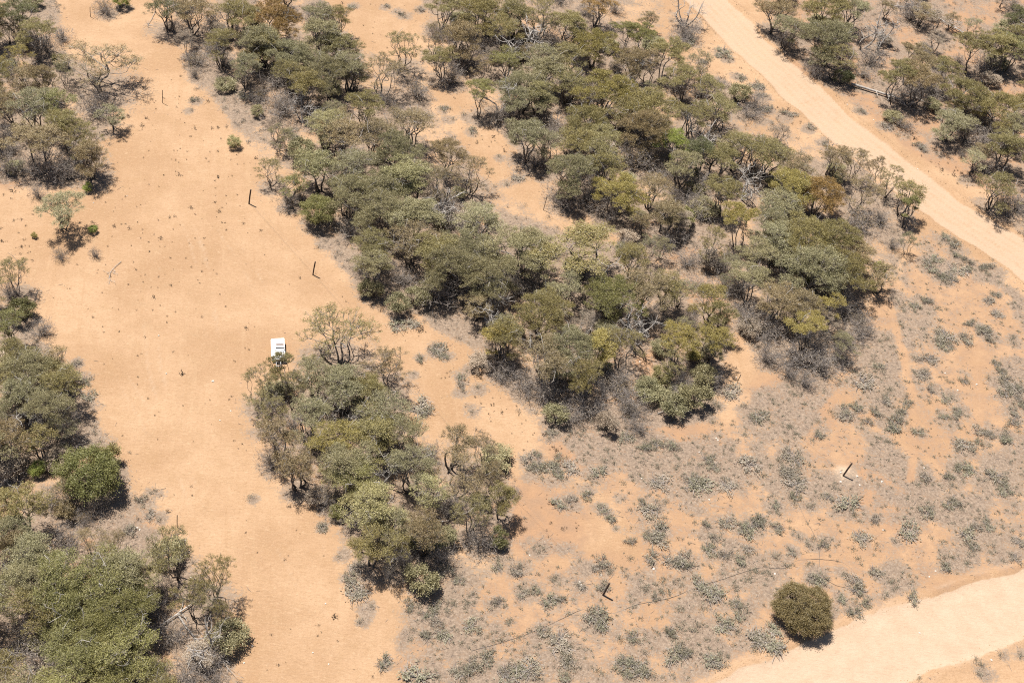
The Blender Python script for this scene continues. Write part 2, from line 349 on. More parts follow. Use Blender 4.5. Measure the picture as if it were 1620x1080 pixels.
# ------------------------------------------------------------------ where things grow (pixels of the photograph, width of the crown in pixels)
# kind: d dense dome, o open crown, u flat umbrella, s leafy shrub to the ground, t grey twiggy shrub, x dead tree
COLS = {
    'dg': ('deep green', (0.070, 0.072, 0.024)),
    'ol': ('olive', (0.110, 0.099, 0.043)), 'gg': ('grey-green', (0.122, 0.118, 0.070)), 'ru': ('rusty-brown', (0.150, 0.100, 0.036)),
    'ye': ('yellow-olive', (0.142, 0.124, 0.042)), 'gr': ('green', (0.103, 0.104, 0.042)), 'br': ('brownish', (0.120, 0.098, 0.056)),
    'dk': ('dark-green', (0.062, 0.066, 0.030)), 'gy': ('grey', (0.165, 0.142, 0.118)), 'bg': ('bright-green', (0.118, 0.140, 0.038)),
    'lg': ('pale-green', (0.150, 0.145, 0.075)),
}
GROVES = {
 'corner': ('corner thicket', [
  '25 22 66 d dk', '55 52 58 d ol', '28 84 50 o ye', '95 97 30 s dk', '150 92 118 o br 8.5', '35 124 44 d br', '68 124 50 d br', '48 166 74 d gg', '88 160 62 d gr',
  '103 196 60 d ol', '50 212 86 u br', '128 214 62 o ol', '140 246 58 d br', '13 160 52 d br', '80 262 70 t gy', '50 262 50 t gy', '110 270 50 t gy', '8 262 50 t br',
  '10 212 44 t gy', '70 70 44 t gy', '-30 110 80 d ol', '-30 30 80 d ol', '150 165 60 t gy', '-35 190 80 d br']),
 'clearing': ('open sandy clearing', ['92 318 78 u gg 6.0', '139 296 20 s bg', '147 363 17 s bg', '54 372 12 s ye', '370 225 26 s lg', '95 402 26 t br', '150 400 20 t gy', '60 305 30 t gy']),
 'north': ('long belt beside the fence', [
  '192 2 32 s bg', '165 10 40 t br', '262 8 62 d dk', '300 14 66 d br', '336 34 56 t gy', '347 64 56 d ol', '363 14 56 d ol', '395 28 56 d ol', '404 62 62 d gg', '386 106 54 d gg',
  '430 24 82 d ru', '500 22 54 d gg', '532 26 48 d ol', '420 68 70 d ol', '452 86 74 d gg', '510 54 70 d gg', '538 72 60 d ol', '460 114 54 d ol', '523 110 74 d gg', '484 134 60 d ol',
  '273 42 22 t br', '552 104 62 d gg', '602 104 66 o br 8.5', '660 142 50 t br', '445 168 64 t gy', '480 168 50 x gy', '517 197 70 d lg', '542 214 78 d br', '592 212 68 d br',
  '577 167 60 d ol', '650 192 72 d br', '627 234 80 d gg', '477 238 52 s gg', '507 261 72 d lg', '560 262 80 d gg', '647 277 80 d lg', '557 302 88 d gg', '427 263 44 o ol 5.5',
  '463 290 46 d gr 5', '503 334 66 s gr', '708 240 56 d br', '748 262 62 o br', '602 291 82 d gg', '700 277 66 o br', '712 318 66 x gy', '613 334 94 d gg', '660 344 82 d gg', '760 345 80 d gg',
  '585 388 66 d ol', '592 420 58 d gg', '587 458 46 s gg', '627 480 46 s gg', '652 376 80 d br', '690 398 80 d ol', '733 390 88 d gg', '717 418 94 d gg', '773 426 92 d gg', '633 438 54 t gy',
  '690 458 80 t gy', '660 470 46 s gg', '790 530 52 d ye', '773 480 60 x gy', '795 575 58 t gy', '822 394 112 d gg', '933 388 142 u ol 8.5', '1002 404 56 d ol', '973 463 90 d gr', '1028 444 80 u br',
  '1058 450 58 d ol', '1130 473 60 d ye', '1150 492 42 d ol', '1077 527 62 u ye', '1126 527 64 u ye', '1097 556 42 s ye', '860 490 90 d ol', '905 546 92 d gg', '866 562 92 d br', '948 546 54 d ye',
  '1012 500 66 x gy 8', '1047 596 44 s ol', '833 604 60 t gy', '870 618 70 t gy', '800 530 60 d ol', '900 450 50 d gg', '1110 595 54 s gg', '1100 628 60 s gg', '1130 600 44 t gy', '930 640 60 t gy',
  '960 602 60 t gy', '1000 640 56 t gy', '1022 612 44 s gg', '1082 604 50 t gy', '900 655 50 t gy', '960 668 44 s gy', '1010 672 40 t gy', '880 655 44 s gg', '985 540 70 o ol', '930 590 60 d ol', '1065 565 50 o ol', '1065 640 50 s gg', '985 600 50 t gy', '755 450 60 t gy', '915 600 40 s ol', '440 120 60 t gy', '410 150 40 t br', '455 318 40 t br', '700 340 70 t gy', '840 440 50 t gy']),
 'middle': ('belt along the dirt track', [
  '640 66 66 o ol', '712 120 52 t br', '688 50 46 o br', '763 14 80 d ol', '700 10 58 d ol', '730 54 60 d br', '803 93 50 d gr', '760 138 50 u gr', '787 150 64 x gy 7', '817 18 60 d ol', '858 14 60 o ol',
  '946 8 52 d ru', '943 66 72 d ye', '987 44 52 u gr', '1022 44 42 u gr', '1057 70 62 u ol', '820 62 70 x gy', '883 62 60 t gy', '860 94 70 d gg', '903 90 62 d ol', '1030 93 58 o br', '1000 97 60 d br', '960 138 90 d ye',
  '900 126 62 d ol', '867 113 70 d gg', '830 134 80 d gg', '853 146 52 d lg', '1003 128 56 x gy', '1083 123 62 d ol', '1122 138 52 d ol', '1140 171 68 d ol', '1033 166 98 d ol', '987 174 70 d ol',
  '927 188 80 d ol', '1027 198 80 d br', '1067 224 52 d bg', '1110 205 66 x gy', '840 212 70 d gg', '817 158 54 d gg', '950 214 60 d lg', '1007 247 70 t br', '953 242 70 d ol', '915 228 60 d ol', '910 268 80 d gg',
  '958 262 60 d ol', '1083 260 60 d gg', '1110 236 52 d dk', '1167 230 70 d ol', '1194 236 60 d ol', '980 300 82 d ye', '1053 332 60 d br', '1033 293 62 d br', '1180 334 58 u ye 9', '1180 286 60 x gy', '1080 342 44 s gr',
  '1107 290 60 t gy', '1090 14 52 x br', '1085 48 52 t gy', '1170 148 42 s gg', '1197 162 42 t gy', '1223 243 72 d ol', '1260 262 62 d br', '1323 250 58 d br', '1360 247 48 o br', '1390 260 34 o br', '1414 277 46 o ol',
  '1440 302 46 d ol', '1441 327 32 d gr', '1367 294 62 o br', '1300 304 82 d ru', '1258 292 82 d ye', '1233 322 70 d gg', '1230 380 80 d gg', '1277 370 98 d ol', '1320 380 90 d ol', '1293 418 110 d gg', '1338 427 84 d ol',
  '1355 405 60 d br', '1233 470 72 d br', '1273 480 62 d br', '1280 516 62 d ye', '1313 484 44 d ye', '1392 424 26 s bg', '1260 560 70 t gy', '1290 535 60 t gy', '1330 560 50 t gy', '1190 440 66 d gg', '1204 400 62 d gg',
  '1186 500 64 t gy', '1300 575 60 t gy', '1275 600 40 t gy', '1215 560 50 t gy', '1340 530 56 t gy', '1365 520 44 t gy', '1165 450 50 t gy', '1215 520 60 t gy', '1250 585 40 t gy', '1340 490 50 t gy', '1130 372 52 o ol', '1360 350 62 t br', '1060 375 56 t gy', '1140 410 54 t gy', '960 330 56 t gy', '880 200 60 t gy', '890 310 60 t gy',
  '930 300 60 t gy', '1150 300 60 d ol', '1140 250 60 d ol', '1100 320 50 t gy', '1225 345 60 d gg', '740 90 60 t gy', '700 90 50 d ol', '790 180 50 t gy', '850 250 50 t gy', '800 40 56 d ol', '905 40 60 d ol', '1090 180 60 d ol', '1090 410 44 t gy']),
 'island': ('grove by the white trailer', [
  '535 522 122 o ol 9.5', '616 574 76 o br 7.5', '442 573 40 d ol 7.5', '410 600 62 o ol 7', '462 602 52 o ol', '420 634 60 o ol', '500 588 70 d gg', '542 614 94 d gg', '587 616 60 d ol', '613 650 88 d gg',
  '487 660 72 d gg', '533 694 82 d ye', '587 682 90 d ol', '640 682 70 d gg', '440 684 60 d br', '720 700 60 d br', '767 700 54 o br', '433 724 54 t br', '470 730 60 d br', '550 734 88 d gg', '567 756 88 d gr',
  '653 738 82 d gg', '677 778 62 d lg', '728 742 84 o br 8', '777 742 52 o br', '747 804 70 o ol', '793 784 50 d ol', '590 803 98 d lg', '627 822 60 d gg', '673 838 72 d br', '587 860 62 d ol', '621 864 52 d ol',
  '533 810 32 s gr', '523 783 60 t br', '667 915 64 s gg', '640 890 52 t gy', '615 900 40 t br', '700 880 50 t gy', '500 700 60 t gy', '545 655 54 x gy', '705 800 50 t gy', '760 850 60 t gy', '790 850 40 s dk',
  '560 820 44 t gy', '700 850 50 s gg', '600 740 60 x gy']),
 'edge': ('thicket along the clearing', [
  '18 424 56 o ol 7', '33 492 50 s dk', '12 512 44 d gr', '20 558 60 d ol', '42 588 100 d gg', '84 577 60 d br', '94 602 72 d ol', '33 640 80 x gy', '75 645 70 d gg', '20 688 60 d br', '100 662 52 t br', '110 692 60 t gy',
  '140 750 116 s dg 5.6', '165 726 56 s ol', '60 742 32 s bg', '102 808 42 s br', '130 818 36 t br', '10 740 60 t gy', '-30 600 90 d ol', '-25 700 80 d gg', '30 625 70 d gg', '60 690 50 d ol', '-20 450 60 d ol', '15 460 40 t gy']),
 'wood': ('wood below the thin post', [
  '30 797 82 d ol', '20 834 60 d gg', '47 877 92 d gg', '18 864 50 d br', '103 853 62 t gy', '143 853 52 o br 5', '180 852 40 o br 5', '47 920 120 d gg', '100 920 110 d gr', '133 953 130 d gr', '167 920 110 d gr',
  '200 908 90 d gg', '193 970 120 d gr', '150 1003 120 d gr', '117 1037 100 d gr', '200 1037 112 d gr', '177 1062 90 d gr', '242 1053 52 d gr', '228 908 62 d ol', '30 1010 80 t br', '67 1047 90 t gy', '273 864 82 o ol 9',
  '337 897 62 o ol 8.5', '300 934 64 o ol 8', '348 960 38 o ol 6', '270 1000 60 t gy', '310 1010 90 x gy 7', '295 1068 70 t gy', '330 1040 60 t gy', '255 930 40 t br', '-30 860 90 d gg', '-30 950 110 d gr', '-20 1050 100 d ol', '100 1100 110 d gr', '30 1100 90 d gg', '250 1100 80 d ol', '340 1080 50 t gy', '60 960 90 d ol']),
 'far': ('wood across the dirt track', [
  '1230 12 62 d br', '1250 44 56 d gg', '1318 12 86 d ol', '1317 54 86 d gg', '1330 84 60 o ol 8', '1334 122 36 s dk', '1378 36 60 x gy 9', '1398 50 50 x br', '1448 20 60 t gy', '1450 82 64 u br', '1430 108 60 u ol', '1463 108 58 u br 9',
  '1500 100 48 u ol', '1550 63 62 u ol', '1584 72 60 d ol', '1606 76 60 d gr', '1530 148 80 d ol', '1587 168 80 d ol', '1507 192 64 d gg 6', '1593 230 62 d ol', '1583 293 62 d ol', '1612 320 50 t gy', '1612 25 44 d dk',
  '1440 150 60 t gy', '1480 140 50 t gy', '1530 210 60 t gy', '1560 220 60 t gy', '1555 190 50 t gy', '1590 320 60 t br', '1380 90 50 t gy', '1650 50 80 d ol', '1650 150 80 d ol', '1650 240 80 d ol', '1655 330 70 d gg', '1290 110 40 t gy', '1350 10 60 d gg', '1560 100 50 t gy', '1615 200 50 d gg', '1560 260 40 t gy']),
}
KIND_H = {'d': 7.0, 'o': 7.5, 'u': 7.4, 's': 0, 't': 0, 'x': 6.2}
CROWN_Z = {'d': 0.70, 'o': 0.72, 'u': 0.86, 's': 0.5, 't': 0.5, 'x': 0.62}
LEAFK = (2.25, 2.10, 1.92)
PLANTS = []
for gk, (gname, rows) in GROVES.items():
    for row in rows:
        q = row.split()
        cx, cy, w, kind, col = float(q[0]), float(q[1]), float(q[2]), q[3], q[4]
        R = w / 2 / scale_at(at(cx, cy, 5)) * (1.10 if kind in 'dout' else 1.0)
        if len(q) > 5: H = float(q[5])
        elif kind == 's': H = R * 1.5
        elif kind == 't': H = 0.9 + R * 0.75
        else: H = KIND_H[kind] * (0.72 + 0.09 * R) * random.uniform(0.92, 1.1)
        H = min(H, 10.0)
        p = at(cx, cy, H * CROWN_Z[kind])
        PLANTS.append(dict(g=gk, x=p[0], y=p[1], R=R, H=H, k=kind, c=col))
for d in PLANTS: d['z'] = float(bump_z(np.array([d['x']]), np.array([d['y']]))[0])

BUSHES = '''850 735 50 40;878 742 60 50;840 748 30 20;935 750 30 22;930 775 26 20;957 733 14 10;1000 755 12 14;1035 740 20 12;1040 762 10 10;900 795 40 22;950 805 20 14;980 787 16 12;965 815 16 14;975 837 12 10;995 850 22 20;1030 800 40 30;1030 842 45 42;1025 888 22 20;955 897 34 24;988 909 14 14;1100 757 40 24;1112 765 45 26;1150 765 35 20;1120 735 40 24;1180 735 24 20;1085 893 55 28;1070 927 30 22;1105 926 20 10;1124 842 40 30;1153 822 26 20;1170 840 14 14;1195 830 34 44;1180 870 10 10;1125 875 30 20;1160 880 50 28;1035 935 42 28;1125 935 36 24;1175 965 50 34;1100 985 34 30;1155 990 40 28;1065 1020 46 60;1015 1015 30 50;940 985 55 30;860 1005 50 24;880 1035 70 40;915 1048 50 34;845 1065 40 24;910 1066 56 26;990 1060 50 36;1022 1060 36 34;1110 1030 18 24;1142 1045 40 36;1187 1018 46 32;835 1030 24 20;835 935 44 34;885 920 24 20;875 955 38 18;850 867 36 26;915 928 22 18;948 930 24 18;660 970 44 36;690 1000 56 46;700 960 44 30;722 950 40 24;752 985 36 26;782 960 36 26;790 1002 36 24;730 1050 56 40;762 1052 50 36;802 1060 44 34;648 1002 22 16;612 1050 14 10;660 1070 20 14;555 915 24 12;566 936 30 18;580 965 26 18;575 982 16 12;1250 742 46 44;1266 760 34 20;1316 767 28 14;1225 805 34 24;1258 790 28 18;1285 800 24 20;1308 790 24 16;1342 805 30 24;1320 812 20 14;1366 810 14 20;1388 820 18 14;1225 838 20 14;1262 847 16 14;1285 862 20 18;1255 870 10 18;1220 882 22 22;1240 886 16 20;1305 855 16 20;1366 855 18 12;1417 855 16 12;1330 905 18 14;1386 908 14 24;1415 917 24 16;1292 912 34 34;1350 931 24 24;1330 947 18 14;1352 966 40 30;1376 951 16 14;1410 942 36 18;1446 947 8 10;1455 762 26 18;1477 766 14 16;1510 758 44 24;1446 800 24 14;1470 806 30 20;1512 800 40 26;1442 840 26 14;1525 850 30 22;1560 830 40 22;1490 878 14 10;1546 862 20 16;1577 866 24 16;1490 895 20 14;1542 880 26 14;1600 855 26 16;1606 886 18 14;1522 736 40 30;1560 750 40 30;1592 770 40 34;1610 795 20 20;1220 1005 34 30;1226 1030 26 22;1582 1030 28 16;1546 1046 40 18;1560 1066 30 14;1610 1030 20 16;1460 1070 30 16;1495 383 30 18;1512 397 40 20;1470 420 44 28;1492 437 26 20;1530 420 48 24;1570 432 44 28;1496 446 24 16;1420 470 28 20;1456 478 38 18;1425 487 24 16;1580 467 12 8;1562 476 12 8;1606 482 20 16;1580 497 12 8;1546 520 38 24;1566 532 30 20;1487 535 22 38;1492 552 24 16;1411 540 24 24;1437 545 22 22;1475 570 18 10;1452 566 18 14;1400 582 22 18;1522 537 20 16;1590 582 38 28;1580 602 46 30;1596 624 46 34;1608 655 30 40;1462 595 24 20;1526 595 18 18;1482 617 24 14;1502 626 28 20;1436 630 24 22;1405 626 44 24;1372 610 22 16;1362 642 24 16;1336 655 40 20;1366 676 28 20;1400 650 38 28;1402 672 30 24;1424 660 24 30;1500 666 38 26;1522 652 22 26;1452 682 22 18;1560 682 38 26;1526 710 38 24;1556 702 24 22;1592 692 32 26;1300 682 28 20;1252 702 20 14;1240 712 18 12;1606 540 22 22;1614 502 14 20;870 690 28 18;990 702 28 24;1026 702 28 24;1052 706 34 24;1180 650 30 20;1176 682 24 18;1202 662 24 18;1132 642 24 18;1160 622 24 18;690 555 30 18;706 562 24 14;650 513 20 10;627 518 14 10;665 566 12 10;725 596 20 12;730 606 18 12;742 586 18 12;756 617 20 14;728 622 12 14;748 650 16 20;660 647 14 8;672 652 14 8;655 593 14 8;1085 60 40 24;1140 85 24 16;1150 95 20 10;1110 100 18 8;1165 122 24 12;1205 155 30 16;1215 175 26 16;1240 185 28 18;1280 205 22 14;1300 225 20 12;1200 140 20 12;1360 175 24 12;1400 200 30 14;1430 215 24 12;1460 235 30 12;1530 285 26 12;300 90 12 16;298 105 10 8;310 162 20 8;355 160 14 8;360 172 10 8;383 158 20 14;460 215 30 20;250 780 16 12;225 792 12 10;237 778 10 10;233 800 22 14;255 820 18 14;215 835 24 12;200 845 20 12;240 850 20 14;230 815 16 12;300 175 12 10;130 600 12 30;138 640 14 40;122 575 12 14;150 690 16 24;400 790 12 10;470 790 12 16;510 835 16 12;545 880 20 14;560 900 16 10;700 905 30 20;730 915 24 16;790 890 30 24;810 900 26 20;830 900 24 20;150 128 20 10;630 20 20 12;640 25 24 12;610 12 16 8;665 15 20 10;560 10 16 10;700 175 16 12;710 190 20 12;735 185 18 12;745 210 16 12;790 250 14 10;800 290 18 12;820 285 14 10'''.split(';')
BUSHES = [tuple(float(v) for v in b.split()) for b in BUSHES]


# ------------------------------------------------------------------ ground
X0, X1, Y0, Y1, ST = -142.0, 142.0, 42.0, 285.0, 0.45
gx = np.arange(X0, X1 + ST / 2, ST); gy = np.arange(Y0, Y1 + ST / 2, ST)
GX, GY = np.meshgrid(gx, gy)
NXg, NYg = len(gx), len(gy)


def splat(field, x, y, r, amp):
    i0, i1 = int((x - 2.2 * r - X0) / ST), int((x + 2.2 * r - X0) / ST) + 2
    j0, j1 = int((y - 2.2 * r - Y0) / ST), int((y + 2.2 * r - Y0) / ST) + 2
    i0, j0 = max(i0, 0), max(j0, 0)
    if i1 <= i0 or j1 <= j0: return
    sx, sy = GX[j0:j1, i0:i1], GY[j0:j1, i0:i1]
    g = amp * np.exp(-(((sx - x) ** 2 + (sy - y) ** 2) / r ** 2) ** 1.5)
    field[j0:j1, i0:i1] = np.maximum(field[j0:j1, i0:i1], g)


litter = np.zeros(GX.shape); bush_lit = np.zeros(GX.shape)
for d in PLANTS:
    if d['g'] == 'clearing': continue
    splat(litter, d['x'] + 0.3, d['y'] - 0.2, d['R'] * (1.25 if d['k'] in 'doux' else 1.15), 0.85)
for bx, by, bw, bh in BUSHES:
    p = at(bx, by); s = scale_at(p)
    splat(bush_lit, p[0], p[1], 0.5 * (bw + bh * 1.3) / s * 0.72 + 0.4, 0.80)
FLAT = gpoly([(870, 700), (960, 650), (1100, 690), (1190, 620), (1330, 560), (1400, 440), (1480, 360), (1600, 445), (1760, 540), (1800, 880), (1600, 900), (1420, 965), (1200, 1060), (1080, 1120), (600, 1120), (640, 960), (800, 900), (830, 860), (1010, 870), (960, 800)])
flat = in_poly(GX + 5 * (fbm(GX, GY, 9, 5) - 0.5), GY + 5 * (fbm(GX, GY, 9, 6) - 0.5), FLAT).astype(float)
FAR = gpoly([(1180, -60), (1250, 110), (1330, 150), (1450, 250), (1620, 330), (1800, 400), (1800, -60)])
farw = in_poly(GX, GY, FAR).astype(float)


def blur(a, k):
    for ax in (0, 1):
        c = np.cumsum(np.pad(a, [(k + 1, k) if i == ax else (0, 0) for i in (0, 1)], mode='edge'), axis=ax)
        a = (np.take(c, range(2 * k + 1, c.shape[ax]), axis=ax) - np.take(c, range(0, c.shape[ax] - 2 * k - 1), axis=ax)) / (2 * k + 1)
    return a


flat = blur(flat, 3)
BELTS = {
 'north': gpoly([(240, -20), (290, 60), (300, 120), (360, 190), (400, 250), (410, 300), (480, 352), (560, 455), (650, 492), (740, 560), (800, 632), (890, 692), (1000, 672), (1130, 672), (1160, 560), (1150, 480), (1020, 400), (930, 372), (860, 350), (760, 268), (720, 222), (650, 110), (560, 60), (500, -20)]),
 'middle': gpoly([(650, -20), (700, 90), (740, 160), (790, 210), (860, 310), (960, 370), (1050, 420), (1100, 460), (1180, 540), (1240, 605), (1330, 575), (1390, 480), (1440, 400), (1450, 330), (1400, 260), (1300, 230), (1200, 180), (1130, 110), (1060, 60), (1060, -20)]),
 'corner': gpoly([(-60, -20), (90, -20), (110, 80), (200, 195), (168, 260), (150, 296), (60, 290), (-60, 290)]),
 'edge': gpoly([(-60, 470), (60, 515), (115, 570), (155, 660), (200, 735), (225, 800), (250, 860), (330, 900), (375, 1000), (385, 1100), (-60, 1100)]),
 'island': gpoly([(400, 660), (420, 620), (500, 585), (640, 600), (660, 680), (720, 690), (800, 700), (830, 800), (822, 900), (700, 945), (600, 930), (560, 880), (500, 790), (440, 740)]),
 'far': gpoly([(1190, -40), (1240, 90), (1300, 140), (1350, 165), (1450, 225), (1560, 290), (1640, 350), (1750, 400), (1750, -40)]),
}
belt = np.zeros(GX.shape)
for bk, bp_ in BELTS.items():
    wx, wy = GX + 3.5 * (fbm(GX, GY, 5, 15) - 0.5), GY + 3.5 * (fbm(GX, GY, 5, 16) - 0.5)
    belt = np.maximum(belt, blur(in_poly(wx, wy, bp_).astype(float), 2) * (0.74 if bk == 'far' else 0.82))
patch = fbm(GX, GY, 7.0, 41, 4)
litter = np.maximum(litter, belt * (0.55 + 0.5 * smooth(0.35, 0.6, patch)))
litter = np.maximum(np.maximum(litter, bush_lit), flat * (0.34 + 0.50 * smooth(0.40, 0.62, patch)))
litter = np.maximum(litter, blur(farw, 3) * 0.35 * smooth(0.4, 0.6, patch))
track = np.zeros(GX.shape); bermd = np.zeros(GX.shape)
for pts, half in TRACKS:
    dd, sd_ = seg_dist(GX, GY, pts)
    ww = dd + 1.5 * (fbm(GX, GY, 4, 31, 4) - 0.5)
    lv = 0.58 if pts is NE_TRACK else 1.0
    tk = lv * (1 - smooth(half * 0.86, half * 1.08, ww))
    for rr in (-2.0, -0.5, 1.1, 2.6):
        tk *= 1 - 0.14 * np.exp(-((dd * sd_ - rr + 0.8 * (fbm(GX, GY, 14, 51, 2) - 0.5)) / 0.22) ** 2)
    track = np.maximum(track, tk)
track = np.maximum(track, 0.0)
litter *= 1 - smooth(0.1, 0.5, track)
splat(track, *at(1338, 752)[:2], 2.2, 0.8)
clear_pale = in_poly(GX, GY, gpoly([(180, 330), (380, 330), (470, 470), (400, 560), (380, 640), (460, 800), (600, 1000), (640, 1120), (380, 1120), (330, 950), (240, 780), (150, 640), (110, 520)])).astype(float)
track = np.maximum(track, blur(clear_pale, 14) * 0.30)
red = np.clip(flat * 0.55 + blur(farw, 4) * 0.8, 0, 1)
for rx, ry, rw in ((1000, 690, 9), (1100, 720, 8), (930, 700, 7), (180, 850, 6), (990, 560, 6), (20, 270, 5), (960, 60, 6), (1260, 640, 8), (1060, 380, 7), (1090, 470, 6), (850, 820, 8), (1400, 780, 9)):
    splat(red, *at(rx, ry)[:2], rw, 0.9)
# foot tracks worn through the scrub
for path in (gpoly([(1405, 480), (1425, 545), (1442, 620), (1447, 700), (1440, 760)]), gpoly([(1535, 520), (1545, 570), (1550, 620), (1550, 700)])):
    dd, _ = seg_dist(GX, GY, path)
    k = np.exp(-(dd / 0.55) ** 2)
    litter *= 1 - 0.9 * k; track = np.maximum(track, 0.38 * k)
for bx, by, bw in ((1545, 565, 26), (1520, 600, 14), (880, 720, 20), (1000, 870, 30), (950, 860, 30)):
    p = at(bx, by); k = np.exp(-(((GX - p[0]) ** 2 + (GY - p[1]) ** 2) / (bw / scale_at(p)) ** 2)); litter *= 1 - 0.9 * k

gz = bump_z(GX, GY)
# faint wheel tracks left along the clearing
rut_edge = np.zeros(GX.shape)
for path in (gpoly([(215, 60), (250, 200), (290, 330), (330, 470), (345, 600), (400, 760), (470, 900), (560, 1090)]), gpoly([(180, 300), (215, 380), (235, 520), (265, 680), (330, 860), (420, 1090)]),
             gpoly([(330, 330), (420, 470), (445, 560)]), gpoly([(20, 330), (90, 440), (170, 540), (235, 680), (300, 820)]), gpoly([(590, 60), (720, 200), (860, 330), (930, 380)])):
    dd, sd2 = seg_dist(GX, GY, path); w_ = dd * sd2 + 1.2 * (fbm(GX, GY, 12, 61, 2) - 0.5)
    gap = smooth(0.35, 0.6, fbm(GX, GY, 11, 63, 2))
    for rr in (-0.85, 0.85):
        k = np.exp(-((w_ - rr) / 0.30) ** 2) * gap
        rut_edge += 0.40 * k; gz -= 0.035 * k
    rut_edge -= 0.24 * np.exp(-((np.abs(w_) - 1.5) / 0.3) ** 2) * gap
dd, sd2 = seg_dist(GX, GY, SE_ROAD); track = np.maximum(track, 0.42 * (1 - smooth(5.0, 7.5, dd + 2.5 * (fbm(GX, GY, 3, 66, 3) - 0.5)))); litter *= 1 - 0.6 * (1 - smooth(4.6, 6.6, dd))
rut_edge *= 1 - np.clip(track * 2, 0, 1)
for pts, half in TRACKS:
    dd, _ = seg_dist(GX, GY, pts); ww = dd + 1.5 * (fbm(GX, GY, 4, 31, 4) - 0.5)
    rut_edge -= 0.55 * np.exp(-((ww - half * 0.97) / 0.32) ** 2) * smooth(0.35, 0.6, fbm(GX, GY, 6, 71, 3))  # broken darker line along both edges of each dirt track
gme = bpy.data.meshes.new('ground')
V = np.stack([GX, GY, gz], -1).reshape(-1, 3).astype(np.float32)
ii = np.arange(NXg - 1)[None, :] + np.arange(NYg - 1)[:, None] * NXg
Q = np.stack([ii, ii + 1, ii + 1 + NXg, ii + NXg], -1).reshape(-1, 4).astype(np.int32)
gme.vertices.add(len(V)); gme.vertices.foreach_set('co', V.ravel())
gme.loops.add(Q.size); gme.loops.foreach_set('vertex_index', Q.ravel())
gme.polygons.add(len(Q)); gme.polygons.foreach_set('loop_start', np.arange(len(Q), dtype=np.int32) * 4)
for k_, fld in (('litter', litter), ('track', track), ('red', red), ('rut_edge', rut_edge)):
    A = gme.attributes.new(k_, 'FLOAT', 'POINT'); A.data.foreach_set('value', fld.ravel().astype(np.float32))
gme.update(calc_edges=True); gme.polygons.foreach_set('use_smooth', np.ones(len(Q), bool))
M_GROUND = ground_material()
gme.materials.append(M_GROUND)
tag(link('ground', gme), kind='structure')
# the plain beyond, out to the horizon: a frame round the detailed sheet
s = Soup(); B = 4500.0
ins = [(X0, Y0), (X1, Y0), (X1, Y1), (X0, Y1)]; outs = [(-B, -B), (B, -B), (B, B), (-B, B)]
s.add([(a, b, -0.02) for a, b in ins] + [(a, b, -0.02) for a, b in outs], [(i, 4 + i, 4 + (i + 1) % 4, (i + 1) % 4)[::-1] for i in range(4)], 0.0)
tag(link('plain', s.mesh('plain', M_GROUND)), kind='structure')


# ------------------------------------------------------------------ plant prototypes
def unit(v): return v / (np.linalg.norm(v, axis=-1, keepdims=True) + 1e-9)


def leaves(s, r, c, rad, n, squash, L, W, tone, up=0.45, shell=0.45, low=-0.25):
    """n leaf-sized faces through a flattened clump"""
    d = unit(r.normal(size=(n, 3)) + [0, 0, up])
    d[:, 2] = np.where(d[:, 2] < low, -d[:, 2] * 0.5, d[:, 2])
    q = d * (r.random(n) ** shell)[:, None] * rad * np.array([1, 1, squash]) * (1 + 0.26 * r.normal(size=(n, 1)))
    p = c + q
    nn = unit(unit(q / [1, 1, squash]) * 0.5 + r.normal(size=(n, 3)) * 0.5 + [0, 0, 0.5])
    t = unit(unit(q + [0, 0, rad * 0.25]) * 0.9 + r.normal(size=(n, 3)) * 0.55); nn = unit(nn - t * np.sum(nn * t, 1, keepdims=True))
    b = np.cross(nn, t)
    l = L * r.uniform(0.6, 1.3, (n, 1)); w = W * r.uniform(0.6, 1.3, (n, 1))
    v = np.stack([p - t * l * 0.5, p + b * w * 0.5 - t * l * 0.05, p + t * l * 0.5, p - b * w * 0.5 - t * l * 0.05], 1)
    s.quads(v, np.clip(tone + r.normal(size=n) * 0.19, 0, 1))


def curve(p0, p1, r, bow=0.12, n=5, lift=0.0):
    p0, p1 = np.asarray(p0, float), np.asarray(p1, float)
    t = np.linspace(0, 1, n)[:, None]
    L = np.linalg.norm(p1 - p0)
    off = r.normal(size=3) * bow * L; off[2] = off[2] * 0.4 + lift * L
    k = np.sin(t * math.pi) * off + np.sin(t * 2 * math.pi) * r.normal(size=3) * bow * 0.4 * L
    return p0 + (p1 - p0) * t + k


